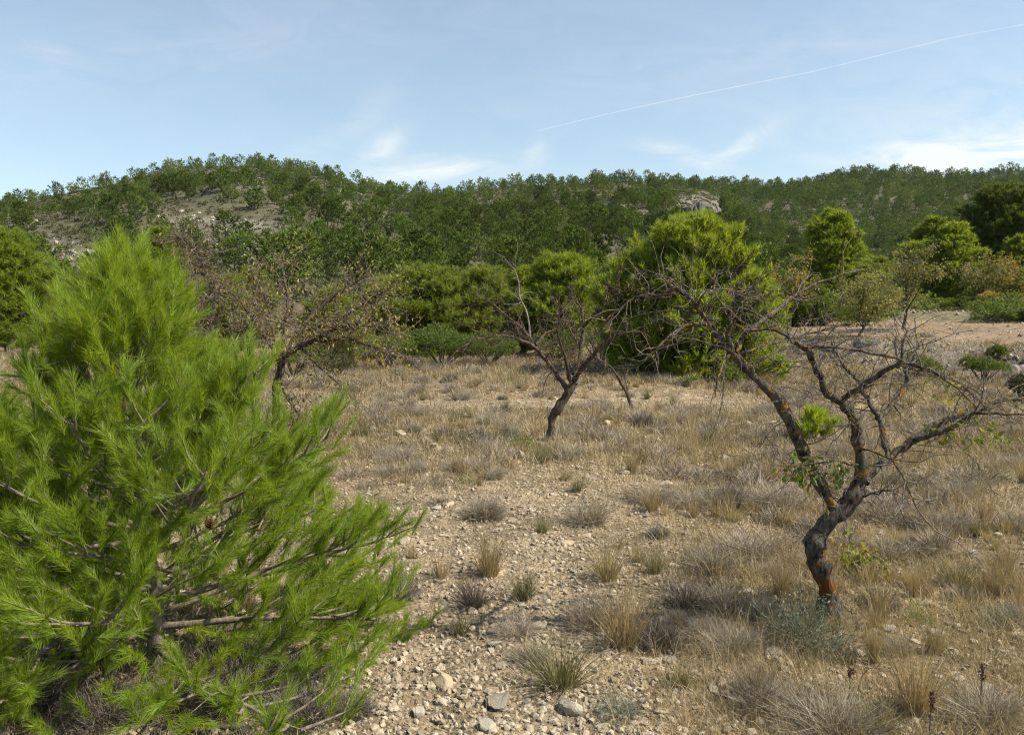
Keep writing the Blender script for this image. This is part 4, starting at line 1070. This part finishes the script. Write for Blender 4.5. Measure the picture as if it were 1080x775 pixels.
# ------------------------------------------------------------------ ground plants
def tuft_mesh(seed, n, h, spread, bw, mat, name, lean=.5, bend=.5, base=.15):
    """arching blades from one root: unit-size tuft (height about 1)"""
    rr = np.random.default_rng(seed); mb = MB()
    a = rr.random(n) * 6.283; b = np.abs(rr.normal(size=n)) * lean
    H = h * rr.uniform(.3, 1.1, n)
    d = np.stack([np.cos(a), np.sin(a), np.zeros(n)], 1)
    p0 = d * (rr.random(n) ** .5 * base * spread)[:, None]
    ax = nrm(d * np.minimum(b, 1.4)[:, None] + [0, 0, 1])
    p1 = p0 + ax * (H * .5)[:, None]; ax2 = nrm(ax + d * bend * rr.random((n, 1)) + rr.normal(size=(n, 3)) * .12)
    p2 = p1 + ax2 * (H * .5)[:, None]
    w = nrm(np.cross(ax, rr.normal(size=(n, 3)))) * bw
    v = np.stack([p0 - w * .5, p0 + w * .5, p1 + w * .4, p1 - w * .4, p2], 1).reshape(-1, 3)
    i = np.arange(n)[:, None] * 5; t = np.clip(rr.normal(.5, .22, n), 0, 1)
    mb.tris(v, np.concatenate([i + [[0, 1, 2]], i + [[0, 2, 3]], i + [[3, 2, 4]]]), np.tile(t, 3))
    return mb.data(name, M[mat])

def shrub_mesh(seed, n, h, bw, mat, name, leafy=0, leafsize=.05):
    """domed dwarf shrub of fine forked stems, unit-size"""
    rr = np.random.default_rng(seed); mb = MB()
    d = nrm(rr.normal(size=(n, 3)) * [1, 1, .75] + [0, 0, .45]); d[:, 2] = np.abs(d[:, 2]) + .08; d = nrm(d)
    L = rr.uniform(.55, 1.05, n) * (.5 * np.hypot(d[:, 0], d[:, 1]) + h * d[:, 2])
    lump = .75 + .5 * vn(d[:, 0] * 2.2 + seed, d[:, 1] * 2.2 + d[:, 2], seed); L = L * lump
    p0 = d * [.16, .16, 0] * rr.random((n, 1)); pm_ = p0 + nrm(d + rr.normal(size=(n, 3)) * .18) * (L * .5)[:, None]
    V, T, tt = [], [], []
    w = nrm(np.cross(d, rr.normal(size=(n, 3)))) * bw
    def seg(a, b, w0, w1, t):
        k = sum(len(q) for q in V); m = len(a)
        V.append(np.stack([a - w0, a + w0, b + w1, b - w1], 1).reshape(-1, 3))
        i = np.arange(m)[:, None] * 4 + k; T.append(np.concatenate([i + [[0, 1, 2]], i + [[0, 2, 3]]])); tt.append(np.tile(t, 2))
    t0 = np.clip(rr.normal(.45, .2, n), 0, 1)
    seg(p0, pm_, w * .6, w * .5, t0)
    ends = []
    for q in range(4):
        e = nrm(d + rr.normal(size=(n, 3)) * .42 + [0, 0, .12]); tip = pm_ + e * (L * rr.uniform(.3, .62, n))[:, None]
        w2 = nrm(np.cross(e, rr.normal(size=(n, 3)))) * bw * .5
        seg(pm_, tip, w2, w2 * .3, np.clip(t0 + .15 + rr.normal(size=n) * .15, 0, 1)); ends.append(tip)
    mb.tris(np.concatenate(V), np.concatenate(T), np.concatenate(tt))
    if leafy:
        global rng
        E = np.concatenate(ends); keep = rng; rng = rr
        E = E[rr.integers(len(E), size=leafy)] + rr.normal(size=(leafy, 3)) * .03
        leaves(mb, E, leafsize, np.clip(rr.normal(.55, .2, leafy), 0, 1), hang=-.6, aspect=.35); rng = keep
    me = mb.data(name, M[mat]); return me

KIND = {
    'grey': ('dwarf_shrub', 'shrub', [shrub_mesh(900 + k, 420, .75, .006, 'grey_stem', 'dwarf_shrub') for k in range(4)], 'grey dry dwarf shrub'),
    'dark': ('dwarf_shrub', 'shrub', [shrub_mesh(910 + k, 480, .75, .008, 'dark_stem', 'dwarf_shrub') for k in range(3)], 'dark dry dwarf shrub'),
    'straw': ('grass_tuft', 'grass tuft', [tuft_mesh(920 + k, 190, 1, 1.0, .009, 'straw', 'grass_tuft', .5, .7) for k in range(4)], 'pale straw grass tuft'),
    'gold': ('grass_tuft', 'grass tuft', [tuft_mesh(930 + k, 300, 1, 1.0, .008, 'golden', 'grass_tuft', .42, .6) for k in range(4)], 'golden brown grass tuft'),
    'olive': ('grass_tuft', 'grass tuft', [tuft_mesh(940 + k, 340, 1, .9, .008, 'olive_blade', 'grass_tuft', .7, .7) for k in range(3)], 'olive green grass tuft'),
    'tuss': ('grass_tuft', 'grass tuft', [tuft_mesh(950 + k, 420, 1, .8, .010, 'dark_stem', 'grass_tuft', .9, 1.0) for k in range(2)], 'dark domed tussock'),
    'sage': ('lavender_bush', 'shrub', [shrub_mesh(960 + k, 220, .8, .006, 'sage', 'lavender_bush', 700, .07) for k in range(2)], 'grey green lavender bush'),
    'fresh': ('green_plant', 'plant', [shrub_mesh(970 + k, 60, .9, .008, 'fresh', 'green_plant', 420, .12) for k in range(2)], 'small green leafy plant'),
}
def plant(kind, x, y, w, h, label=None, group=None):
    nm_, cat, ms, _ = KIND[kind]
    o = bpy.data.objects.new(nm_, random.choice(ms)); COL.objects.link(o)
    o.location = (x, y, tz(x, y) - .01); o.rotation_euler = (0, 0, random.random() * 6.28)
    o.scale = (w, w, h); tag(o, label, cat, group); return o
OCC = []
def pplant(kind, px, py, wpx, hpx, label):
    p = gp(px, py); OCC.append((p[0], p[1], wpx * p[1] / F * .5))
    wf = 1.0 if kind in ('grey', 'dark', 'sage', 'fresh') else 1.1
    return plant(kind, p[0], p[1], wpx * p[1] / F * wf, hpx * p[1] / F * 1.15, label)
pplant('dark', 411, 634, 56, 40, 'dark dry shrub touching the right branches of the young pine')
pplant('tuss', 498, 640, 44, 40, 'dark grey tuft on the gravel beside the greener tuft')
pplant('olive', 553, 632, 34, 42, 'upright greenish tuft on the gravel in the centre')
pplant('olive', 486, 668, 30, 26, 'small olive tuft below the dark grey tuft')
pplant('olive', 592, 722, 84, 64, 'large olive green tuft with fine blades at the bottom centre')
pplant('gold', 657, 682, 74, 84, 'tall golden tuft beside the dark dry shrub')
pplant('dark', 696, 684, 54, 44, 'blackish dry shrub right of the tall golden tuft')
pplant('tuss', 722, 640, 64, 36, 'domed tussock of dark drooping blades')
pplant('grey', 622, 660, 54, 50, 'grey shrub left of the tall golden tuft')
pplant('sage', 846, 676, 66, 58, 'grey green lavender bush at the left foot of the near almond trunk')
pplant('sage', 868, 688, 50, 30, 'low silvery lavender clump in front of the near almond trunk')
pplant('gold', 824, 628, 34, 50, 'brown tuft left of the near almond trunk')
pplant('grey', 790, 590, 78, 42, 'broad grey shrub left of the almond trunk bend')
pplant('grey', 512, 545, 44, 30, 'grey shrub between the pine and the middle almond')
pplant('gold', 516, 606, 52, 58, 'golden tuft on the gravel path of the field')
pplant('gold', 921, 698, 28, 66, 'straw coloured upright tuft right of the near almond trunk')
pplant('gold', 966, 750, 70, 84, 'wide straw tuft at the lower right')
pplant('grey', 880, 772, 100, 56, 'wide grey shrub at the bottom border')
pplant('grey', 1042, 760, 80, 50, 'grey shrub in the lower right corner')
pplant('olive', 925, 770, 60, 44, 'olive tuft at the bottom border right of the wide grey shrub')
pplant('fresh', 970, 656, 24, 24, 'round bright green plant right of the near almond trunk')
pplant('fresh', 551, 472, 18, 18, 'small bright green plant left of the middle almond')
pplant('grey', 686, 530, 46, 32, 'dark grey shrub in the middle of the field')
pplant('gold', 640, 610, 50, 46, 'tuft of brown grass behind the tall golden tuft')
pplant('grey', 800, 745, 70, 50, 'faded grey shrub low at the right of centre')
pplant('gold', 795, 735, 40, 56, 'thin brown tuft beside the faded grey shrub')
pplant('olive', 718, 722, 36, 26, 'low green tuft on the gravel below the wide grey stone')
pplant('gold', 860, 610, 44, 40, 'brown tuft behind the almond trunk')
pplant('olive', 1010, 620, 50, 40, 'green tinged tuft right of the yellow suckers')
pplant('gold', 1050, 630, 40, 50, 'yellowish tuft near the right border')
pplant('grey', 990, 560, 60, 30, 'pale grey low shrub beyond the yellow suckers')
pplant('sage', 1060, 660, 40, 24, 'small grey green clump at the right border')
pplant('grey', 560, 700, 40, 34, 'grey stems beside the large olive tuft')
pplant('sage', 655, 755, 44, 26, 'low grey green plant at the bottom centre')
pplant('grey', 750, 600, 56, 30, 'flat grey shrub behind the domed tussock')

for (px, py, w_, h_) in ((30, 745, 110, 70), (110, 760, 90, 60), (190, 752, 100, 60), (260, 742, 90, 62), (325, 757, 80, 56), (70, 705, 90, 60), (230, 712, 80, 60), (300, 716, 80, 50), (372, 752, 46, 34)):
    p = gp(px, py); k = w_ * p[1] / F
    plant('dark', p[0], p[1], k, h_ * p[1] / F, 'dark dry brush in the shade under the young pine', 'dry brush under the young pine'); OCC.append((p[0], p[1], k * .4))

# yellow suckers at the trunk
pb = gp(892, 608); sk = empty('almond_sucker', pb); tag(sk, 'yellow and green leafy suckers right of the almond trunk bend', 'shoots')
rr = np.random.default_rng(12); mb = MB(); tips = []
twig_system(mb, np.array([[0, 0, 0.0], [.03, 0, .02]]), 30, .26, .002, rr, 4, .25, .2, tips=tips, dirs=np.array([[1.3, -.2, .45], [1.1, .1, .8]]))
mb.build('stem', M['twig_almond'], sk)
tips = np.array(tips); lb = MB(); idx = rr.integers(len(tips), size=480); leaves(lb, tips[idx] + rr.normal(size=(480, 3)) * .012, .034, rr.uniform(.4, 1, 480), hang=.5, aspect=.55)
lb.build('leaf_cluster', M['almond_leaf'], sk)

# dry flower stalks
def stalk(px, py, hpx, label, headw=3.5, headh=.3):
    p = gp(px, py); h = hpx * p[1] / F; root = empty('dry_stalk', p); tag(root, label, 'dry stalk')
    mb = MB(); mb.tube([[0, 0, -.02], [.003, 0, h * .5], [.006, 0, h]], [.003, .0025, .002], 5); mb.build('stem', M['dark_stem'], root)
    hb = MB(); rr = np.random.default_rng(px); n = 90; t = rr.random(n); a = rr.random(n) * 6.28; w = headw * p[1] / F * .5
    P = np.stack([.006 + np.cos(a) * w * .7, np.sin(a) * w * .7, h * (1 - headh) + t * h * headh], 1); leaves(hb, P, .012, rr.random(n))
    hb.build('seed_head', M['cone'], root)
stalk(895, 736, 34, 'short brown dry stalk below the near almond trunk', 8, .3)
stalk(1033, 750, 52, 'tall dark dry stalk with a seed head at the lower right', 5, .35)
stalk(980, 775, 50, 'dark dry stalk at the bottom border', 6, .4)

# scattered shrubs and tufts, each a thing of its own
n = 0; tries = 0
quota = {'grey': 230, 'gold': 100, 'straw': 70, 'dark': 26, 'olive': 40, 'fresh': 6}
pool = [k for k, v in quota.items() for _ in range(v)]; random.shuffle(pool)
while pool and tries < 20000:
    tries += 1
    Y = 3.6 + 20 * random.random() ** 1.15; x = random.uniform(-.5, .66) * Y
    if x < -.08 * Y and Y < 5.0: continue
    if bank_s(x, Y) > -.8 and x > 6: continue
    if Y > 22.5 or (Y > 20 and x > 2): continue
    g = float(field_grass(x, Y))
    if random.random() > .15 + g: continue
    kind = pool[-1]
    w = random.uniform(.16, .40) if kind in ('grey', 'dark') else random.uniform(.14, .30)
    if kind == 'fresh': w = .12
    elif Y < 6: w *= .72
    if any((x - a) ** 2 + (Y - b) ** 2 < (w * .30 + c * .7) ** 2 for a, b, c in OCC): continue
    pool.pop(); OCC.append((x, Y, w * .45))
    h = w * random.uniform(.6, .9) if kind in ('grey', 'dark') else random.uniform(.15, .34) * (.72 if Y < 6 else 1)
    if kind == 'fresh': h = .11
    a = area(x, Y); lab = KIND[kind][3]
    plant(kind, x, Y, w, h, f'{lab} {a}', f'{lab}s {a}')

def protos(ms):
    out = []
    for me in ms:
        v = np.zeros(len(me.vertices) * 3, np.float32); me.vertices.foreach_get('co', v)
        f = np.zeros(len(me.loops), np.int32); me.loops.foreach_get('vertex_index', f)
        t = np.zeros(len(me.polygons), np.float32); me.attributes['tint'].data.foreach_get('value', t)
        out.append((v.reshape(-1, 3), f.reshape(-1, 3), t))
    return out
def mass(n, ymin, ymax, pw, ms, wlo, whi, hlo, hhi, mat, name, label, seed, cover, cat='shrubs'):
    rg = np.random.default_rng(seed); pr = protos(ms); mb = MB()
    Y = ymin + (ymax - ymin) * rg.random(n) ** pw; x = rg.uniform(-.74, .74, n) * Y
    k = rg.random(n) < cover(x, Y); x, Y = x[k], Y[k]; z = terrain(x, Y)
    for i in range(len(x)):
        v, f, t = pr[i % len(pr)]; a = rg.random() * 6.28; c, s_ = math.cos(a), math.sin(a); w_ = rg.uniform(wlo, whi) * (.6 + .4 * min(1, Y[i] / 10)); h_ = rg.uniform(hlo, hhi) * w_
        V = np.stack([(v[:, 0] * c - v[:, 1] * s_) * w_ + x[i], (v[:, 0] * s_ + v[:, 1] * c) * w_ + Y[i], v[:, 2] * h_ + z[i] - .01], 1)
        mb.tris(V, f, np.clip(t + rg.normal() * .16, 0, 1))
    tag(mb.build(name, M[mat]), label, cat, kind='stuff')
fm = lambda x, y: np.where((bank_s(x, y) < 2.6) | (x < 7), 1.0, np.where(bank_s(x, y) > 10.4, 1.0, .03))
cl = lambda x, y: np.clip((fbm(x * .7, y * .7, 88, 3) - .33) * 3, 0, 1)
mass(2600, 5, 26, 1.0, [shrub_mesh(980 + k, 90, .75, .014, 'grey_stem', 'dwarf_shrub') for k in range(4)], .16, .42, .6, .95, 'grey_stem', 'dry_undergrowth', 'grey dry undergrowth between the larger shrubs', 501,
     lambda x, y: (.1 + .9 * field_grass(x, y)) * fm(x, y) * cl(x, y))
mass(3000, 4.2, 26, 1.1, [tuft_mesh(990 + k, 70, 1, 1.0, .018, 'golden', 'grass_tuft', .5, .7) for k in range(4)], .12, .30, .7, 1.4, 'golden', 'dry_grass', 'brown dry grass between the larger tufts', 502,
     lambda x, y: (.1 + .9 * field_grass(x, y)) * fm(x, y) * cl(x + 30, y), 'grass')

mass(900, 27, 42, 1.0, [shrub_mesh(1010 + k, 60, .8, .012, 'juniper', 'green_plant', 420, .16) for k in range(3)], .5, 1.5, .5, .9, 'juniper', 'track_edge_scrub', 'low green scrub along the far edge of the track', 503,
     lambda x, y: ((x > 8) & (bank_s(x, y) > 10.3) & (bank_s(x, y) < 19)) * np.clip((fbm(x * .35, y * .35, 90, 3) - .3) * 3, .15, 1), 'scrub')

# fine dry grass over the whole field (nobody could count it)
def grass(n, ymin, ymax, pw, hlo, hhi, bwpx, mat, seed, cover, lean=.35, name='dry_grass', label='', clump=1.0):
    rg = np.random.default_rng(seed)
    Y = ymin + (ymax - ymin) * rg.random(n) ** pw; x = rg.uniform(-.74, .74, n) * Y
    c = cover(x, Y) * np.clip(.4 + 1.5 * (fbm(x * 2.2 * clump, Y * 2.2 * clump, seed, 3) - .25), .05, 1.2)
    k = rg.random(n) < c; x, Y = x[k], Y[k]; m = len(x)
    z = terrain(x, Y); p0 = np.stack([x, Y, z - .005], 1)
    hh_ = hlo + (hhi - hlo) * rg.random(m) * (.5 + fbm(x * 1.1, Y * 1.1, seed + 3, 2))
    a = rg.random(m) * 6.28; d = np.stack([np.cos(a), np.sin(a), np.zeros(m)], 1); l = np.abs(rg.normal(size=(m, 1))) * lean
    ax = nrm(d * l + [0, 0, 1]); p1 = p0 + ax * (hh_ * .55)[:, None]; ax2 = nrm(ax + d * rg.random((m, 1)) * .8 + rg.normal(size=(m, 3)) * .15); p2 = p1 + ax2 * (hh_ * .45)[:, None]
    w = nrm(np.cross(ax, rg.normal(size=(m, 3)))) * (bwpx * Y / F)[:, None]
    v = np.stack([p0 - w * .5, p0 + w * .5, p1 + w * .35, p1 - w * .35, p2], 1).reshape(-1, 3)
    i = np.arange(m)[:, None] * 5
    t = np.clip(.5 + .9 * (fbm(x * .9, Y * .9, seed + 9, 3) - .5) + rg.normal(size=m) * .18, 0, 1)
    mb = MB(); mb.tris(v, np.concatenate([i + [[0, 1, 2]], i + [[0, 2, 3]], i + [[3, 2, 4]]]), np.tile(t, 3))
    o = mb.build(name, M[mat]); tag(o, label, 'grass', kind='stuff')
fieldmask = fm
gc = lambda x, y: (.06 + .94 * field_grass(x, y)) * fieldmask(x, y)
grass(190000, 2.6, 10, 1.25, .03, .17, .55, 'straw', 41, gc, .9, label='short straw coloured grass over the field')
grass(150000, 8, 25, 1.1, .05, .24, .65, 'straw', 42, gc, .7, label='dry straw coloured grass at the back of the field')
grass(60000, 2.6, 9, 1.2, .02, .09, .6, 'olive_blade', 44, lambda x, y: np.clip(ss(.2, 1.4, x) + .15, 0, 1) * fieldmask(x, y), .6, name='green_grass', label='short green grass around the near almond tree', clump=.5)

# long bent straws by the near almond
for (pts, lab) in (([(905, 720), (915, 706), (932, 704), (960, 716), (1005, 742)], 'long pale straw arching to the right below the almond trunk'),
                   ([(952, 742), (957, 725), (964, 715), (975, 720)], 'short hooked pale straw at the lower right')):
    Yb = gp(pts[0][0], pts[0][1] + 8)[1]; b = at(*pts[0], Yb)
    b[2] = tz(b[0], b[1]); mb = MB()
    P, r_ = limb_pts([(p[0], p[1], .55 - .05 * i, -.03 * i) for i, p in enumerate(pts)], Yb, b); P[0, 2] = min(P[0, 2], 0)
    mb.tube(P, r_, 4); o = mb.build('long_straw', M['straw']); o.location = b; tag(o, lab, 'straw')

# ------------------------------------------------------------------ contrail, high above
def contrail():
    m, nt, ns, L = newmat('contrail_sunlit_glow')
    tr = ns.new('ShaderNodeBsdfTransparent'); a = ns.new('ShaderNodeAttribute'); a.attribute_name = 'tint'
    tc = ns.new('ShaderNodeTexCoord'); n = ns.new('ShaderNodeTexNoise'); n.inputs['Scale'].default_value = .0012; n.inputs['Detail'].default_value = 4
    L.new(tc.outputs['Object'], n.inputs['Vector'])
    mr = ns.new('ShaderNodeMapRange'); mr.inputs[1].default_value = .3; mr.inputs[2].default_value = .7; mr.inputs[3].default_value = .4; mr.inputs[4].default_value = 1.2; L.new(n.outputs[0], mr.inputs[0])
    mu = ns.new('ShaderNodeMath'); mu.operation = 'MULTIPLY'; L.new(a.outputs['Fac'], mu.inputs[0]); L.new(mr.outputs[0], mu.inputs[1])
    mx = ns.new('ShaderNodeMixShader'); em = ns.new('ShaderNodeEmission'); em.inputs[0].default_value = (.95, .97, 1, 1); em.inputs[1].default_value = .42; L.new(mu.outputs[0], mx.inputs[0]); L.new(tr.outputs[0], mx.inputs[1]); L.new(em.outputs[0], mx.inputs[2])  # emission stands in for sunlight scattered by the trail; it gives no light itself
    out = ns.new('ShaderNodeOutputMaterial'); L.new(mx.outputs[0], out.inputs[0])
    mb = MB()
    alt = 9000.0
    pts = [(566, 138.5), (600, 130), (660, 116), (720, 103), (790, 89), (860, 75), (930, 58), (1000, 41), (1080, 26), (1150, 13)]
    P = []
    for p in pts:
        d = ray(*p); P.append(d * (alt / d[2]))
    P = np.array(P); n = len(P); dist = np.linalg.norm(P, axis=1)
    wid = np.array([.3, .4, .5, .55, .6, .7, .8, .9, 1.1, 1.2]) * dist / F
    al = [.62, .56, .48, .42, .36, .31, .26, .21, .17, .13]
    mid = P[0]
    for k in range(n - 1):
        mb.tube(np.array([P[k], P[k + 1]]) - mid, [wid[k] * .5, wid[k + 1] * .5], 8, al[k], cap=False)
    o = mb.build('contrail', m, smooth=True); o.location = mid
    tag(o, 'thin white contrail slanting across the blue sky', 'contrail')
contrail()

# ------------------------------------------------------------------ haze
SUN_EL, SUN_AZ = R_(49), R_(102)                     # azimuth clockwise from the view direction (+Y)
def haze(dens):
    mb = MB(); x0, x1, y0, y1, z0, z1 = -800, 800, -200, 900, -60, 140
    v = [(x, y, z) for z in (z0, z1) for (x, y) in ((x0, y0), (x1, y0), (x1, y1), (x0, y1))]
    mb.quads(v, [[3, 2, 1, 0], [4, 5, 6, 7], [0, 1, 5, 4], [1, 2, 6, 5], [2, 3, 7, 6], [3, 0, 4, 7]])
    m, nt, ns, L = newmat('thin_haze')
    pv = ns.new('ShaderNodeVolumePrincipled'); pv.inputs['Color'].default_value = (.80, .88, 1.0, 1); pv.inputs['Density'].default_value = dens; pv.inputs['Anisotropy'].default_value = .3
    out = ns.new('ShaderNodeOutputMaterial'); L.new(pv.outputs[0], out.inputs['Volume'])
    tag(mb.build('haze', m), kind='stuff')
HAZE = 0.00004
if HAZE: haze(HAZE)

# ------------------------------------------------------------------ sky and sun
w = bpy.data.worlds.new('World'); scene.world = w; w.use_nodes = True
nt = w.node_tree; ns, L = nt.nodes, nt.links; ns.clear()
sky = ns.new('ShaderNodeTexSky'); sky.sky_type = 'NISHITA'; sky.sun_disc = False
sky.sun_elevation = SUN_EL; sky.sun_rotation = SUN_AZ; sky.altitude = 600; sky.air_density = 1.0; sky.dust_density = 1.2; sky.ozone_density = .6
tc = ns.new('ShaderNodeTexCoord'); sx = ns.new('ShaderNodeSeparateXYZ'); L.new(tc.outputs['Generated'], sx.inputs[0])
def math_(op, a, b=None):
    n = ns.new('ShaderNodeMath'); n.operation = op
    for k, v in enumerate((a, b)):
        if v is None: continue
        if isinstance(v, (int, float)): n.inputs[k].default_value = v
        else: L.new(v, n.inputs[k])
    return n.outputs[0]
yy = math_('MAXIMUM', sx.outputs[1], .02)
U = math_('DIVIDE', sx.outputs[0], yy); Vv = math_('DIVIDE', sx.outputs[2], yy)
cv = ns.new('ShaderNodeCombineXYZ'); L.new(U, cv.inputs[0]); L.new(Vv, cv.inputs[1])
cn = ns.new('ShaderNodeTexNoise'); cn.inputs['Scale'].default_value = 9; cn.inputs['Detail'].default_value = 9; cn.inputs['Roughness'].default_value = .62; cn.inputs['Distortion'].default_value = 1.2
mpn = ns.new('ShaderNodeMapping'); mpn.inputs['Scale'].default_value = (.8, 2.4, 1); mpn.inputs['Rotation'].default_value = (0, 0, R_(-18)); L.new(cv.outputs[0], mpn.inputs[0]); L.new(mpn.outputs[0], cn.inputs['Vector'])
fr_ = ns.new('ShaderNodeMapRange'); fr_.inputs[1].default_value = .34; fr_.inputs[2].default_value = .68; L.new(cn.outputs[0], fr_.inputs[0])
total = None
# wisps of cirrus: photo centre, radii, tilt, strength
for (bx, by, rx, ry, an, st_) in [(455, 184, 62, 12, 4, .9), (407, 158, 26, 11, 30, .45), (385, 125, 40, 14, 35, .12), (715, 166, 42, 8, -12, .55), (778, 158, 34, 9, 32, .45), (1050, 163, 120, 20, 6, 1.0), (960, 172, 70, 9, 0, .5), (68, 66, 30, 12, -15, .16), (565, 165, 12, 14, -50, .22), (350, 150, 60, 14, 20, .10), (1080, 150, 260, 70, 0, .22), (200, 60, 260, 30, 8, .07), (820, 60, 260, 26, 10, .06)]:
    u0, v0 = (bx - CX) / F, (HZ - by) / F
    mp = ns.new('ShaderNodeMapping'); mp.vector_type = 'TEXTURE'
    mp.inputs['Location'].default_value = (u0, v0, 0); mp.inputs['Rotation'].default_value = (0, 0, R_(an)); mp.inputs['Scale'].default_value = (rx / F, ry / F, 1)
    L.new(cv.outputs[0], mp.inputs[0])
    ln = ns.new('ShaderNodeVectorMath'); ln.operation = 'LENGTH'; L.new(mp.outputs[0], ln.inputs[0])
    e = math_('POWER', 2.71828, math_('MULTIPLY', math_('MULTIPLY', ln.outputs['Value'], ln.outputs['Value']), -1.0))
    e = math_('MULTIPLY', e, st_)
    total = e if total is None else math_('ADD', total, e)
mask = math_('ADD', math_('MULTIPLY', total, math_('ADD', math_('MULTIPLY', fr_.outputs[0], 1.25), .2)), math_('ADD', math_('MULTIPLY', fr_.outputs[0], .05), .16))
mask = math_('MINIMUM', mask, .95); mask = math_('MULTIPLY', mask, math_('GREATER_THAN', sx.outputs[1], .02))
mxs = ns.new('ShaderNodeMix'); mxs.data_type = 'RGBA'; L.new(mask, mxs.inputs[0]); L.new(sky.outputs[0], mxs.inputs[6]); mxs.inputs[7].default_value = (5.6, 5.65, 5.75, 1)
tn_ = ns.new('ShaderNodeMix'); tn_.data_type = 'RGBA'; tn_.blend_type = 'MULTIPLY'; tn_.inputs[0].default_value = 1; L.new(mxs.outputs[2], tn_.inputs[6]); tn_.inputs[7].default_value = (1.0, 1.045, 1.0, 1)
bg = ns.new('ShaderNodeBackground'); bg.inputs[1].default_value = .073; L.new(tn_.outputs[2], bg.inputs[0])
wo = ns.new('ShaderNodeOutputWorld'); L.new(bg.outputs[0], wo.inputs[0])

sl = bpy.data.lights.new('sun', 'SUN'); sl.energy = 3.7; sl.angle = R_(.53); sl.color = (1, .93, .80)
so = bpy.data.objects.new('sun', sl); COL.objects.link(so)
sd = Vector((math.sin(SUN_AZ) * math.cos(SUN_EL), math.cos(SUN_AZ) * math.cos(SUN_EL), math.sin(SUN_EL)))
so.rotation_euler = sd.to_track_quat('Z', 'Y').to_euler(); so.location = (40, 0, 60)

# ------------------------------------------------------------------ camera
cd = bpy.data.cameras.new('camera'); co = bpy.data.objects.new('camera', cd); COL.objects.link(co)
co.location = (0, 0, CAMH); co.rotation_euler = (math.pi / 2 - PITCH, 0, 0)
cd.sensor_width = 36; cd.lens = 36 * F / 1080; cd.clip_start = .05; cd.clip_end = 200000
scene.camera = co
vs = scene.view_settings; vs.view_transform = 'Standard'; vs.look = 'None'; vs.exposure = 1.25; vs.gamma = 1; vs.use_curve_mapping = False
cy = scene.cycles
cy.max_bounces = 5; cy.diffuse_bounces = 3; cy.glossy_bounces = 1; cy.transmission_bounces = 3; cy.transparent_max_bounces = 12; cy.volume_bounces = 0
cy.sample_clamp_indirect = 6; cy.use_denoising = True; cy.denoising_prefilter = 'NONE'; cy.filter_width = 1.15
